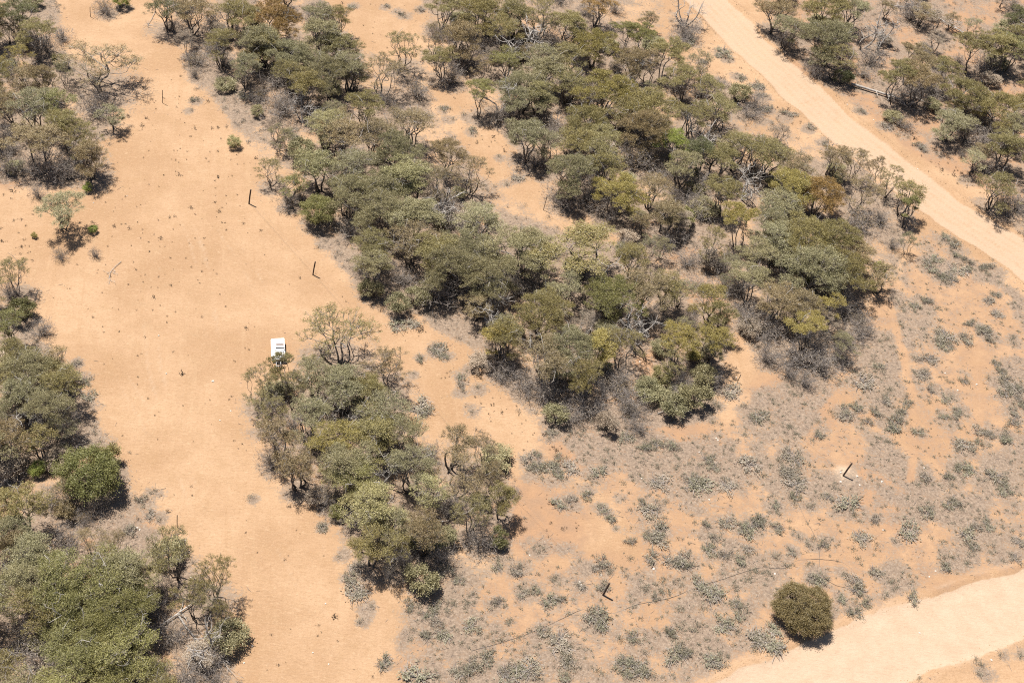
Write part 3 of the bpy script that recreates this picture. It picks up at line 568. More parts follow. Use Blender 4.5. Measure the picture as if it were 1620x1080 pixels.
def make_tree(seed, H, R, nst, ntip, npuff, prad, nleaf, dome, low_layer=0, L=0.21, W=0.086, squash=0.5, thick=0.92, tipr=0.40, ndead=5, twigs=5):
    """several stems, each forking into limbs; every limb carries a plate of leaf puffs, with gaps between the plates"""
    r = np.random.default_rng(seed)
    L *= 0.84; W *= 0.86; nleaf = int(nleaf * 1.28)
    tips = []
    ph = r.uniform(0, 6.28, 3)
    for i in range(ntip):
        th = i * 2.39996 + r.normal() * 0.28
        edge = 1 + 0.14 * math.cos(2 * th + ph[0]) + 0.12 * math.cos(3 * th + ph[1])
        rr = R * (1 - tipr * 0.62) * edge * math.sqrt((i + 0.45) / ntip) * r.uniform(0.9, 1.1)
        if r.random() < 0.10 and i > 1: continue
        z = H * (1 - dome * (rr / R) ** 2) - abs(r.normal()) * 0.11 * H
        tips.append((rr * math.cos(th), rr * math.sin(th), z, R * tipr * r.uniform(0.7, 1.25), 1.0))
    for i in range(low_layer):
        th = r.uniform(0, 6.28); rr = R * r.uniform(0.45, 0.9)
        tips.append((rr * math.cos(th), rr * math.sin(th), H * r.uniform(0.40, 0.66), R * tipr * r.uniform(0.6, 0.95), 0.7))
    crown = Soup(); stems = []; fork = []
    az0 = r.uniform(0, 6.28)
    for k in range(nst):
        az = az0 + k * 6.283 / nst + r.normal() * 0.3
        d = np.array([math.cos(az), math.sin(az), 0])
        b0 = d * r.uniform(0.08, 0.22) + [0, 0, -0.25]
        f = d * R * r.uniform(0.22, 0.42) * (0.4 if nst == 1 else 1) + [0, 0, H * r.uniform(0.38, 0.52)]
        pts = curve(b0, f, r, 0.10, 6, 0.0)
        sp = Soup(); sp.tube(pts, np.linspace(0.17, 0.09, 6) * H / 7 * thick, 6, 0.0, 0.45)
        stems.append(sp); fork.append((pts, f))
    for (tx, ty, tz, tr, dens) in tips:
        k = int(np.argmin([np.hypot(tx - f[0], ty - f[1]) + r.uniform(0, 0.5) for _, f in fork])); pts, f = fork[k]
        st = pts[-1] if r.random() < 0.7 else pts[r.integers(3, 5)]
        hub = np.array([tx * 0.93, ty * 0.93, tz - tr * 0.75])
        br = curve(st, hub, r, 0.12, 6, -0.05)
        stems[k].tube(br, np.linspace(0.075, 0.036, 6) * H / 7 * thick, 5, 0.35, 0.75)
        tone = 0.45 + r.normal() * 0.10
        for q in range(max(3, int(npuff * dens))):
            th = q * 2.39996 + r.uniform(0, 0.7); rr = tr * math.sqrt((q + 0.4) / npuff) * r.uniform(0.8, 1.15)
            c = np.array([tx + rr * math.cos(th), ty + rr * math.sin(th), tz - 0.45 * rr * rr / tr - r.random() * 0.22])
            pr = prad * r.uniform(0.65, 1.3)
            tw = curve(br[5] if q % 3 else br[4], c - [0, 0, pr * 0.3], r, 0.13, 4)
            stems[k].tube(tw, np.array([0.034, 0.026, 0.019, 0.012]) * H / 7 * max(thick, 0.7), 4, 0.6, 0.95)
            for _ in range(twigs):
                e = c + unit(r.normal(size=3) + [0, 0, 0.3]) * pr * r.uniform(0.6, 1.0) * np.array([1, 1, squash])
                stems[k].tube(np.array([tw[2], (tw[3] + e) / 2 + r.normal(size=3) * 0.06, e]), [0.014, 0.011, 0.007], 3, 0.7, 0.95)
            leaves(crown, r, c, pr, int(nleaf * (pr / prad) ** 1.7), squash, L, W, tone + r.normal() * 0.07, low=-0.2)
    dead = Soup()
    for q in range(ndead):
        pts, f = fork[r.integers(0, nst)]; th = r.uniform(0, 6.28)
        e = np.array([math.cos(th) * R * r.uniform(0.3, 0.85), math.sin(th) * R * r.uniform(0.3, 0.85), H * r.uniform(0.72, 0.98)])
        b_ = curve(pts[4], e, r, 0.13, 6)
        dead.tube(b_, np.linspace(0.06, 0.022, 6) * H / 7, 4, 0.4, 1.0)
        for _ in range(4):
            g = b_[r.integers(3, 6)]; dead.tube(curve(g, g + unit(r.normal(size=3) + [0, 0, 0.4]) * r.uniform(0.4, 1.0), r, 0.12, 3), [0.02, 0.014, 0.008], 3, 0.6, 1.0)
    return dict(H=H, R=R, stems=[q.mesh('stem', M_BARK) for q in stems] + ([dead.mesh('dead_branch', M_DEAD)] if ndead else []), crown=crown.mesh('crown', M_LEAF))


def make_leafy(seed, H, R, ncl, crad, nleaf, L=0.2, W=0.09):
    r = np.random.default_rng(seed); crown = Soup(); st = Soup()
    for i in range(ncl):
        d = unit(r.normal(size=3)); d[2] = abs(d[2]) if r.random() < 0.75 else -abs(d[2]) * 0.6
        rr = r.uniform(0.55, 0.9)
        c = np.array([d[0] * R * rr, d[1] * R * rr, H * 0.5 + d[2] * H * 0.48 * rr])
        leaves(crown, r, c, crad * r.uniform(0.7, 1.2), nleaf, 0.8, L, W, 0.45 + r.normal() * 0.1, low=-0.6)
        if i % 2 == 0: st.tube(curve([d[0] * 0.12, d[1] * 0.12, -0.1], c, r, 0.1, 4), [0.05, 0.04, 0.025, 0.012], 4, 0.1, 0.6)
    return dict(H=H, R=R, stems=[st.mesh('stems', M_BARK)], crown=crown.mesh('foliage', M_LEAF))


def make_twiggy(seed, H, R, nst, nleaf):
    r = np.random.default_rng(seed); st = Soup(); crown = Soup()
    for i in range(nst):
        th = r.uniform(0, 6.28); e = r.uniform(0.2, 1.0)
        top = np.array([math.cos(th) * R * e, math.sin(th) * R * e, H * r.uniform(0.55, 1.0) * math.sqrt(max(0.12, 1 - 0.7 * e * e))])
        a = curve([math.cos(th) * 0.12, math.sin(th) * 0.12, -0.1], top, r, 0.12, 4, 0.05)
        st.tube(a, [0.034, 0.026, 0.018, 0.01], 3, 0.1, 0.7)
        for _ in range(8):
            p = a[r.integers(1, 4)]; q = p + unit(r.normal(size=3) + (top / H) * 0.5 + [0, 0, 0.35]) * r.uniform(0.4, 1.0) * R * 0.42
            b = curve(p, q, r, 0.15, 3)
            st.tube(b, [0.018, 0.013, 0.007], 3, 0.3, 1.0)
            for _ in range(3):
                e2 = b[r.integers(1, 3)]; f2 = e2 + unit(r.normal(size=3) + [0, 0, 0.3]) * r.uniform(0.2, 0.5) * R * 0.3
                st.tube(np.array([e2, f2]), [0.012, 0.006], 3, 0.5, 1.0)
    leaves(crown, r, np.array([0, 0, H * 0.5]), R * 0.92, nleaf, H * 0.55 / R, 0.13, 0.06, 0.45, low=-0.5, shell=0.5)
    for _ in range(150):
        th = r.uniform(0, 6.28); e = R * math.sqrt(r.random()); p = np.array([e * math.cos(th), e * math.sin(th), H * r.uniform(0.3, 0.95) * math.sqrt(max(0.1, 1 - 0.8 * (e / R) ** 2))])
        st.tube(np.array([p, p + unit(r.normal(size=3) + p / R * 0.8 + [0, 0, 0.3]) * r.uniform(0.25, 0.6)]), [0.016, 0.007], 3, 0.5, 1.0)
    return dict(H=H, R=R, stems=[st.mesh('twigs', M_TWIG)], crown=crown.mesh('foliage', M_LEAF))


def make_dead(seed, H, R, nst):
    r = np.random.default_rng(seed); out = []
    for k in range(nst):
        s_ = Soup(); az = k * 6.283 / nst + r.uniform(0, 1)
        d = np.array([math.cos(az), math.sin(az), 0])
        tip = d * R * r.uniform(0.6, 1) + [0, 0, H * r.uniform(0.7, 1)]
        a = curve([0.1 * d[0], 0.1 * d[1], -0.2], tip, r, 0.14, 7)
        s_.tube(a, np.linspace(0.14, 0.03, 7), 5, 0.25, 1.0)
        for _ in range(9):
            i = r.integers(2, 6); p = a[i]
            q = p + unit(r.normal(size=3) * [1, 1, 0.5] + d * 0.7 + [0, 0, 0.5]) * r.uniform(0.5, 1.0) * R * 0.7
            b = curve(p, q, r, 0.16, 5)
            s_.tube(b, np.linspace(0.05, 0.016, 5), 4, 0.5, 1.0)
            for _ in range(5):
                e = b[r.integers(1, 5)]; s_.tube(curve(e, e + unit(r.normal(size=3) + [0, 0, 0.3]) * r.uniform(0.4, 1.1), r, 0.12, 3), [0.02, 0.015, 0.008], 3, 0.6, 1.0)
        out.append(s_.mesh('limb', M_DEAD))
    return dict(H=H, R=R, stems=out, crown=None)


def make_bush(seed, H, R, nleaf, L=0.13, W=0.065):
    r = np.random.default_rng(seed); crown = Soup(); st = Soup()
    for i in range(6):
        th = i * 2.4 + r.normal() * 0.4; rr = R * r.uniform(0.2, 0.75)
        leaves(crown, r, np.array([rr * math.cos(th), rr * math.sin(th), H * r.uniform(0.3, 0.6)]), R * r.uniform(0.35, 0.55), nleaf // 6, 0.75 * H / R, L, W, 0.5 + r.normal() * 0.15, low=-0.7, shell=0.6)
    for i in range(26):
        th = r.uniform(0, 6.28); q = np.array([math.cos(th) * R * r.uniform(0.4, 1.1), math.sin(th) * R * r.uniform(0.4, 1.1), H * r.uniform(0.2, 1.05)])
        st.tube(curve([0, 0, -0.03], q, r, 0.15, 3), [0.014, 0.011, 0.006], 3, 0.2, 1.0)
    return dict(H=H, R=R, stems=[st.mesh('twigs', M_TWIG)], crown=crown.mesh('foliage', M_LEAF))


PROTO = {
    'd': [make_tree(100 + i, 7.0, 3.3, 3 + i % 3, 10 + i % 3, 11, 0.55, (100, 66, 82)[i % 3], 0.28 + 0.06 * (i % 3), 2, L=0.27, W=0.060, squash=0.55) for i in range(5)]
       + [make_tree(120 + i, 7.2, 3.4, 4 + i % 3, 13, 10, 0.50, (78, 54, 66)[i % 3], 0.20 + 0.05 * (i % 3), 0, L=0.26, W=0.056, squash=0.45, thick=0.7, tipr=0.34, ndead=6) for i in range(6)],
    'D': [make_tree(140 + i, 7.0, 5.0, 4 + i % 3, 19, 12, 0.58, 98, 0.34, 3, L=0.27, W=0.062, tipr=0.30, ndead=9, squash=0.55) for i in range(3)],
    'e': [make_tree(160 + i, 6.0, 2.2, 2 + i % 3, 6 + i % 3, 8, 0.46, (95, 58)[i % 2], 0.30, 2, L=0.24, W=0.056, tipr=0.44, ndead=2, squash=0.55) for i in range(8)],
    'o': [make_tree(200 + i, 8.0, 3.6, 3 + i % 3, 13, 8, 0.42, 44, 0.42, 3, L=0.24, W=0.052, squash=0.5, thick=0.52, tipr=0.31, ndead=1, twigs=4) for i in range(6)],
    'u': [make_tree(240 + i, 7.5, 3.4, 2 + i % 3, 12, 10, 0.48, 88, 0.20, 0, L=0.25, W=0.056, squash=0.42, thick=0.62, tipr=0.34, ndead=1) for i in range(5)],
    's': [make_leafy(300 + i, 3.0, 2.0, 34, 0.62, 170) for i in range(4)],
    'S': [make_leafy(320, 5.4, 3.8, 150, 0.72, 150, 0.22, 0.07)],
    't': [make_twiggy(340 + i, 2.4, 2.3, 30, 520) for i in range(5)],
    'x': [make_dead(380 + i, 6.2, 2.6, 2 + i) for i in range(4)],
}
NAME = {'d': 'mallee_tree', 'o': 'mallee_tree', 'u': 'mallee_tree', 's': 'leafy_shrub', 't': 'twiggy_shrub', 'x': 'dead_tree'}
FORM = {'d': 'round-topped mallee tree', 'o': 'see-through mallee tree', 'u': 'flat-topped mallee tree', 's': 'leafy shrub', 't': 'bare twiggy shrub', 'x': 'bare dead tree'}
CATG = {'d': 'tree', 'o': 'tree', 'u': 'tree', 's': 'shrub', 't': 'shrub', 'x': 'dead tree'}
GROUPN = {'d': 'round-topped mallee trees', 'o': 'thin-crowned mallee trees', 'u': 'flat-topped mallee trees', 's': 'leafy shrubs', 't': 'grey twiggy shrubs', 'x': 'bare dead trees'}
ORD = 'first second third fourth fifth sixth seventh eighth ninth tenth eleventh twelfth thirteenth fourteenth fifteenth sixteenth seventeenth eighteenth nineteenth twentieth'.split()
TIP = {'corner': (140, 290, 'lower tip'), 'clearing': (100, 330, 'corner thicket'), 'north': (1100, 660, 'lower tip'), 'middle': (1260, 600, 'lower tip'),
       'island': (440, 560, 'trailer end'), 'edge': (160, 830, 'lower end'), 'wood': (280, 850, 'post end'), 'far': (1330, 150, 'log end')}


def ordinal(i):
    if i < 20: return ORD[i]
    if i >= 100: return 'hundred-and-' + ordinal(i - 100)
    if i == 99: return 'hundredth'
    tens = ('twent', 'thirt', 'fort', 'fift', 'sixt', 'sevent', 'eight', 'ninet')[(i + 1) // 10 - 2]
    return tens + 'ieth' if (i + 1) % 10 == 0 else tens + 'y-' + ORD[(i + 1) % 10 - 1]


def place(proto, d, name, rot, lean=(0, 0)):
    t = bpy.data.objects.new(name, None); COL.objects.link(t)
    t.empty_display_size = 0.5
    t.location = (d['x'], d['y'], d['z'])
    t.rotation_euler = (lean[0], lean[1], rot)
    k = d['R'] / proto['R']
    t.scale = (k * d.get('ax', 1), k / d.get('ax', 1), d['H'] / proto['H'])
    for me in proto['stems']:
        o = link(me.name.split('.')[0], me, t)
    if proto['crown'] is not None:
        o = link(proto['crown'].name.split('.')[0], proto['crown'], t)
        c = COLS[d['c']][1]
        f = random.uniform(0.86, 1.14); h = random.uniform(-0.008, 0.008)
        o.color = (max(0.02, c[0] * f * LEAFK[0] + h), c[1] * f * LEAFK[1], max(0.015, c[2] * f * LEAFK[2] - h * 0.6), 1)
    return t


UNDER = []
STRIP = [(500, -20), (600, -20), (650, 60), (715, 150), (790, 205), (870, 275), (970, 365), (900, 385), (820, 345), (750, 285), (690, 215), (640, 160), (575, 90)]
def on_strip(x, y, R_, H):
    for z in (0, H * 0.5, H * 0.9):
        q = pix((x, y, z)); k = R_ * 8
        if in_poly(np.array([q[0] - k, q[0], q[0] + k]), np.array([q[1]] * 3), STRIP).any(): return True
    return False
ru = np.random.default_rng(23)
for bk, n_ in (('north', 84), ('middle', 88), ('corner', 14), ('edge', 20), ('island', 16), ('far', 40)):
    P_ = np.array(BELTS[bk]); lo, hi = P_.min(0), P_.max(0); m_ = 0
    while m_ < n_:
        x, y = ru.uniform(lo[0], hi[0]), ru.uniform(lo[1], hi[1])
        q = pix((x, y, 1))
        if not in_poly(np.array([x]), np.array([y]), BELTS[bk])[0] or not (-20 < q[0] < 1640 and -20 < q[1] < 1100): continue
        if seg_dist(np.array([x]), np.array([y]), NE_TRACK)[0][0] < 6: continue
        k = 't' if ru.random() < 0.62 else 's'
        R_ = ru.uniform(1.2, 2.7)
        if on_strip(x, y, R_, 1.5): continue
        UNDER.append(dict(g=bk, x=x, y=y, z=float(bump_z(np.array([x]), np.array([y]))[0]), R=R_, H=0.7 + R_ * ru.uniform(0.45, 0.8), k=k, c=(('gy', 'gy', 'br') if k == 't' else ('gy', 'gg', 'gg'))[ru.integers(0, 3)])); m_ += 1
for bk, n_ in (('north', 34), ('middle', 40), ('corner', 5), ('edge', 5), ('far', 14)):
    P_ = np.array(BELTS[bk]); lo, hi = P_.min(0), P_.max(0); m_ = 0
    while m_ < n_:
        x, y = ru.uniform(lo[0], hi[0]), ru.uniform(lo[1], hi[1]); q = pix((x, y, 3))
        if not in_poly(np.array([x]), np.array([y]), BELTS[bk])[0] or not (-10 < q[0] < 1630 and -10 < q[1] < 1090): continue
        if seg_dist(np.array([x]), np.array([y]), NE_TRACK)[0][0] < 8: continue
        R_ = ru.uniform(1.5, 2.6)
        if on_strip(x, y, R_, 5): continue
        UNDER.append(dict(g=bk, x=x, y=y, z=float(bump_z(np.array([x]), np.array([y]))[0]), R=R_, H=2.6 + R_ * ru.uniform(0.7, 1.4), k=('o', 'd', 'o')[ru.integers(0, 3)], c=('gg', 'gy', 'br', 'gg')[ru.integers(0, 4)])); m_ += 1
PLANTS += UNDER
by_type = {}
for d in PLANTS:
    q = pix((d['x'], d['y'], d['z']))
    d['pix'] = q
    by_type.setdefault((d['g'], d['k'], d['c']), []).append(d)
for (g, k, c), ds in by_type.items():
    tx, ty, tip = TIP[g]
    ds.sort(key=lambda d: math.hypot(d['pix'][0] - tx, d['pix'][1] - ty))
    for i, d in enumerate(ds):
        cn = COLS[c][0]; fm = FORM[k]
        if k == 'x': cn = 'pale' if c == 'gy' else 'dark'
        which = 'the only ' if len(ds) == 1 else '' if i == 0 else ordinal(i) + ' '
        if len(ds) == 1: d['label'] = f'{cn} {fm} in the {GROVES[g][0]}'
        elif i == 0: d['label'] = f'{cn} {fm} nearest the {tip} of the {GROVES[g][0]}' if g != 'clearing' else f'{cn} {fm} on the {GROVES[g][0]}, nearest the {tip}'
        else: d['label'] = f'{ordinal(i)} {cn} {fm} from the {tip} of the {GROVES[g][0]}' if g != 'clearing' else f'{ordinal(i)} {cn} {fm} on the {GROVES[g][0]} from the {tip}'
for n_, d in enumerate(PLANTS):
    k = d['k']
    key = k
    if k == 'd': key = 'D' if d['R'] > 4.3 else 'e' if d['R'] < 2.65 else 'd'
    if k == 's' and d['R'] > 3.0: key = 'S'
    pr = PROTO[key][(n_ * 5 + int(d['R'] * 10)) % len(PROTO[key])]
    d['ax'] = random.uniform(0.92, 1.09)
    tilt = 0.0 if k in 'st' else 1.0
    lx = random.gauss(0, 0.05) * tilt; ly = (random.gauss(0, 0.05) - 0.07 * max(0, (d['pix'][0] - 700) / 900)) * tilt
    t = place(pr, d, NAME[k], random.uniform(0, 6.283), (lx, ly))
    tag(t, d['label'], CATG[k], GROUPN[k])

# ------------------------------------------------------------------ saltbush on the scrub flat
BP = [make_bush(400 + i, 0.5, 0.66, 360, 0.11, 0.045) for i in range(6)]
cand = []
for bx, by, bw, bh in BUSHES:
    p = at(bx, by); sc_ = scale_at(p)
    area = (bw / sc_) * (bh * 1.35 / sc_)
    n = max(1, int(round(area * 0.40)))
    for k in range(n):
        a = random.uniform(0, 6.28); q = math.sqrt(random.random())
        P_ = at(bx + 0.5 * bw * q * math.cos(a) * 0.95, by + 0.5 * bh * q * math.sin(a) * 0.95)
        cand.append((min(1.8, 0.80 * math.exp(random.gauss(0, 0.42))), P_[0], P_[1], bx, by))
cand = [c for c in cand if max(0, 1) and all(seg_dist(np.array([c[1]]), np.array([c[2]]), pts)[0][0] > half - 0.1 for pts, half in TRACKS)]
cand.sort(key=lambda c: -c[0])
bush_rows = []
indiv, rest = cand[:295], cand[295:]
bcol = [(0.255, 0.222, 0.165), (0.215, 0.196, 0.138), (0.270, 0.230, 0.180), (0.185, 0.168, 0.118), (0.235, 0.220, 0.150)]
for i, (r_, x, y, bx, by) in enumerate(indiv):
    z = float(bump_z(np.array([x]), np.array([y]))[0])
    pr = BP[i % len(BP)]
    t = bpy.data.objects.new('saltbush', None); COL.objects.link(t); t.empty_display_size = 0.3
    t.location = (x, y, z); t.rotation_euler = (0, 0, random.uniform(0, 6.28)); k = r_ / pr['R'] * 1.1
    t.scale = (k * random.uniform(0.8, 1.35), k * random.uniform(0.75, 1.1), min(1.3, k) * random.uniform(0.6, 1.1))
    for me in pr['stems']: link('twigs', me, t)
    o = link('foliage', pr['crown'], t); c = random.choice(bcol); f = random.uniform(0.85, 1.15); o.color = (c[0] * f, c[1] * f, c[2] * f, 1)
    bush_rows.append((t, x, y))
MARKS = [((1333, 752), 'the post in whitish sand'), ((953, 941), 'the dark post beside the black pipe'), ((1272, 985), 'the big round bush'), ((1353, 910), 'the curled pipe end'), ((1262, 795), 'the upper end of the thin cable'),
         ((1166, 605), 'the thin post at the belt tip'), ((1392, 424), 'the bright green shrub'), ((745, 1029), 'the lower end of the black pipe'), ((440, 570), 'the white trailer'), ((617, 572), 'the thin post behind the open crown'),
         ((690, 940), 'the lower tip of the grove'), ((1000, 690), 'the lower tip of the long belt'), ((1447, 690), 'the lower end of the worn footpath'), ((1545, 565), 'the bare sandy patch'), ((100, 350), 'the lone flat-topped tree'),
         ((165, 790), 'the round leafy shrub by the clearing'), ((1313, 155), 'the fallen log'), ((1500, 375), 'the bend of the dirt track'), ((394, 322), 'the topmost dark fence post'), ((1190, 1075), 'the mouth of the lower road'),
         ((1590, 950), 'the upper verge of the lower road'), ((1570, 1060), 'the lower verge of the lower road'), ((860, 332), 'the thin post on the sandy strip'), ((1060, 900), 'the middle of the black pipe'), ((1040, 800), 'the large dark bush patch'), ((1600, 600), 'the scrubby mat past the sandy patch'), ((1500, 780), 'the open scrub right of the whitish post'), ((860, 760), 'the sandy tongue below the long belt')]
near = {}
for t, x, y in bush_rows:
    q = pix((x, y, 0)); ds_ = [(math.hypot(q[0] - m_[0][0], q[1] - m_[0][1]), i) for i, m_ in enumerate(MARKS)]
    dd, i = min(ds_); near.setdefault(i, []).append((dd, t))
for i, lst in near.items():
    lst.sort(key=lambda q: q[0])
    for n_, (dd, t) in enumerate(lst):
        tag(t, ('nearest' if n_ == 0 else ordinal(n_) + ' nearest') + ' low grey saltbush to ' + MARKS[i][1], 'bush', 'low grey saltbushes')


def scatter_bushes(pts, name, nleaf, seed):
    r = np.random.default_rng(seed); s_ = Soup()
    zs = bump_z(np.array([p_[0] for p_ in pts]), np.array([p_[1] for p_ in pts]))
    for (x, y, rad, h, tone), z in zip(pts, zs):
        leaves(s_, r, np.array([x, y, z + h * 0.4]), rad, max(6, int(nleaf * (rad / 0.5) ** 1.7)), h / rad * 0.7, 0.13, 0.06, tone, low=-0.5, shell=0.6)
    return s_


pts_ = [(x, y, r_ * 0.95, r_ * 0.7, random.uniform(0.3, 0.75)) for r_, x, y, _, _ in rest]
tries = 0
flat_pts = []
N_FLAT = 13000
fx = rng.uniform(X0 + 5, X1 - 5, 90000); fy = rng.uniform(Y0 + 4, Y1 - 40, 90000)
iu = ((fx - X0) / ST).astype(int); jv = ((fy - Y0) / ST).astype(int)
prob = (litter[jv, iu] ** 1.3) * flat[jv, iu] * (track[jv, iu] < 0.35)
keep = rng.random(90000) < prob * 0.9
for x, y in zip(fx[keep][:N_FLAT], fy[keep][:N_FLAT]):
    flat_pts.append((x, y, float(rng.uniform(0.1, 0.5) ** 1.2 * (1.9 if rng.random() < 0.12 else 1.0)), float(rng.uniform(0.06, 0.24)), float(rng.uniform(0.25, 0.8))))
o = link('low_scrub', scatter_bushes(pts_ + flat_pts, 'low_scrub', 75, 3).mesh('low_scrub', M_LEAF)); o.color = (0.205, 0.184, 0.135, 1)
tag(o, 'low grey-green scrub covering the reddish sand of the flat', 'scrub', kind='stuff')

under_pts = []
fx = rng.uniform(X0 + 5, X1 - 5, 60000); fy = rng.uniform(Y0 + 4, Y1 - 10, 60000)
iu = ((fx - X0) / ST).astype(int); jv = ((fy - Y0) / ST).astype(int)
keep = rng.random(60000) < 0.9 * belt[jv, iu] * smooth(0.3, 0.6, patch[jv, iu]) * (track[jv, iu] < 0.3)
for x, y in zip(fx[keep][:4200], fy[keep][:4200]):
    under_pts.append((x, y, float(rng.uniform(0.2, 0.75)), float(rng.uniform(0.15, 0.55)), float(rng.uniform(0.2, 0.8))))
o = link('understorey_scrub', scatter_bushes(under_pts, 'understorey_scrub', 60, 4).mesh('understorey_scrub', M_LEAF)); o.color = (0.215, 0.185, 0.150, 1)
tag(o, 'low grey scrub growing in the litter below the trees', 'scrub', kind='stuff')

# ------------------------------------------------------------------ sticks, litter and small tufts
s = Soup(); r = np.random.default_rng(11)
fx = rng.uniform(X0 + 5, X1 - 5, 160000); fy = rng.uniform(Y0 + 4, Y1 - 6, 160000)
iu = ((fx - X0) / ST).astype(int); jv = ((fy - Y0) / ST).astype(int)
keep = rng.random(160000) < np.clip(litter[jv, iu], 0, 1) * 0.6
fx, fy = fx[keep][:46000], fy[keep][:46000]; n = len(fx); fz = bump_z(fx, fy) + 0.02
an = r.uniform(0, 6.28, n); ln = r.uniform(0.15, 0.75, n) * r.uniform(0.5, 1.3, n); wd = r.uniform(0.018, 0.045, n)
dx, dy = np.cos(an), np.sin(an); tz = r.normal(size=n) * 0.15
c = np.stack([fx, fy, fz], 1); t = np.stack([dx, dy, np.abs(tz)], 1) * ln[:, None] * 0.5; b = np.stack([-dy, dx, 0 * dx], 1) * wd[:, None] * 0.5
u3 = np.array([0, 0, 1.0]) * wd[:, None] * 0.8
s.quads(np.stack([c - t - b, c + t - b, c + t + u3, c - t + u3], 1), r.random(n)); s.quads(np.stack([c - t + b, c - t + u3, c + t + u3, c + t + b], 1), r.random(n))
tag(link('leaf_litter', s.mesh('leaf_litter', M_TWIG)), 'fallen sticks and bark lying under the trees', 'litter', kind='stuff')

s = Soup(); n0 = 0
M_TUFT = plain('dry_tuft', (0.12, 0.078, 0.046), 0.9, var=0.4, scale=1.5)
tp = []
def tufts(poly, n, seed, smin=0.07, smax=0.2):
    rr = np.random.default_rng(seed); P_ = np.array(poly); lo, hi = P_.min(0), P_.max(0); k = 0
    while k < n:
        x, y = rr.uniform(lo[0], hi[0]), rr.uniform(lo[1], hi[1])
        if in_poly(np.array([x]), np.array([y]), poly)[0]:
            tp.append((x, y, rr.uniform(smin, smax) * (1 + 1.2 * (rr.random() < 0.15)))); k += 1
CLEAR = gpoly([(230, 30), (300, 130), (370, 200), (420, 250), (385, 330), (520, 410), (600, 500), (480, 480), (400, 560), (360, 640), (460, 800), (600, 960), (650, 1075), (400, 1075), (300, 850), (220, 760), (130, 580), (60, 480), (150, 330), (215, 200), (200, 80)])
tufts(CLEAR, 170, 1); tufts(gpoly([(215, 130), (380, 160), (400, 330), (300, 520), (150, 520), (170, 300)]), 110, 2, 0.09, 0.2)
tufts(gpoly([(560, 30), (680, 180), (860, 300), (940, 360), (900, 300), (740, 170), (610, 0), (520, 0)]), 90, 3)
tufts(gpoly([(1400, 170), (1600, 340), (1600, 360), (1380, 190)]), 60, 4, 0.1, 0.25); tufts(gpoly([(560, 560), (700, 500), (900, 700), (950, 850), (830, 850), (820, 700), (660, 600)]), 110, 5)
tufts(gpoly([(1130, 60), (1260, 180), (1330, 240), (1180, 160), (1090, 90)]), 50, 6, 0.1, 0.3); tufts(gpoly([(0, 290), (60, 300), (60, 420), (0, 380)]), 30, 7, 0.1, 0.25)
rr = np.random.default_rng(5)
for x, y, sz in tp:
    z = float(bump_z(np.array([x]), np.array([y]))[0])
    leaves(s, rr, np.array([x, y, z + sz * 0.4]), sz, 16, 0.8, sz * 0.9, sz * 0.28, 0.5, low=-0.4)
tag(link('dry_tufts', s.mesh('dry_tufts', M_TUFT)), 'small dry tufts and twigs dotted over the pale sand', 'tufts', kind='stuff')

# clods and pebbles pushed up along the track edges
s = Soup(); rr = np.random.default_rng(15)
M_CLOD = plain('clod', (0.235, 0.15, 0.085), 0.95, var=0.25, scale=2)
for pts, half in TRACKS:
    for (ax, ay), (bx, by) in zip(pts[:-1], pts[1:]):
        L_ = math.hypot(bx - ax, by - ay); nx, ny = -(by - ay) / L_, (bx - ax) / L_
        for k in range(int(L_ * 12)):
            t_ = rr.random(); sd = rr.choice([-1, 1]); off = sd * (half + rr.normal() * 0.45 + 0.15)
            x, y = ax + (bx - ax) * t_ + nx * off, ay + (by - ay) * t_ + ny * off
            if not (X0 < x < X1 and Y0 < y < Y1): continue
            q = rr.uniform(0.03, 0.10); z = float(bump_z(np.array([x]), np.array([y]))[0])
            oc = np.array([(1, 0, 0), (0, 1, 0), (-1, 0, 0), (0, -1, 0), (0, 0, 0.9)]) * q * rr.uniform(0.6, 1.4, (5, 1))
            s.add(oc + [x, y, z], [(0, 1, 4), (1, 2, 4), (2, 3, 4), (3, 0, 4)], 0.5)
tag(link('clods', s.mesh('clods', M_CLOD)), 'sandy clods pushed up along the edges of the dirt tracks', 'clods', kind='stuff')
# ------------------------------------------------------------------ fence posts and wires
M_POST = plain('weathered_post', (0.052, 0.032, 0.022), 0.85, var=0.35, scale=4)
M_THIN = plain('rusty_steel', (0.07, 0.05, 0.04), 0.6, 0.3, var=0.3)
M_WIRE = plain('fence_wire', (0.22, 0.18, 0.15), 0.5, 0.6)


def zg(x, y): return float(bump_z(np.array([x]), np.array([y]))[0])


def post(bx, by, h, rad, name, label, cat, group, lean, mat):
    p = at(bx, by); z = zg(p[0], p[1])
    s_ = Soup(); L_ = np.array(lean) * h
    s_.tube([(0, 0, -0.3), L_ * 0.5 / h * 1.0 * h, L_ * 0.98, L_], [rad, rad * 1.02, rad, rad * 0.82], 10, 0, 0, True)
    o_ = link(name, s_.mesh(name, mat)); o_.location = (p[0], p[1], z)
    return tag(o_, label, cat, group)


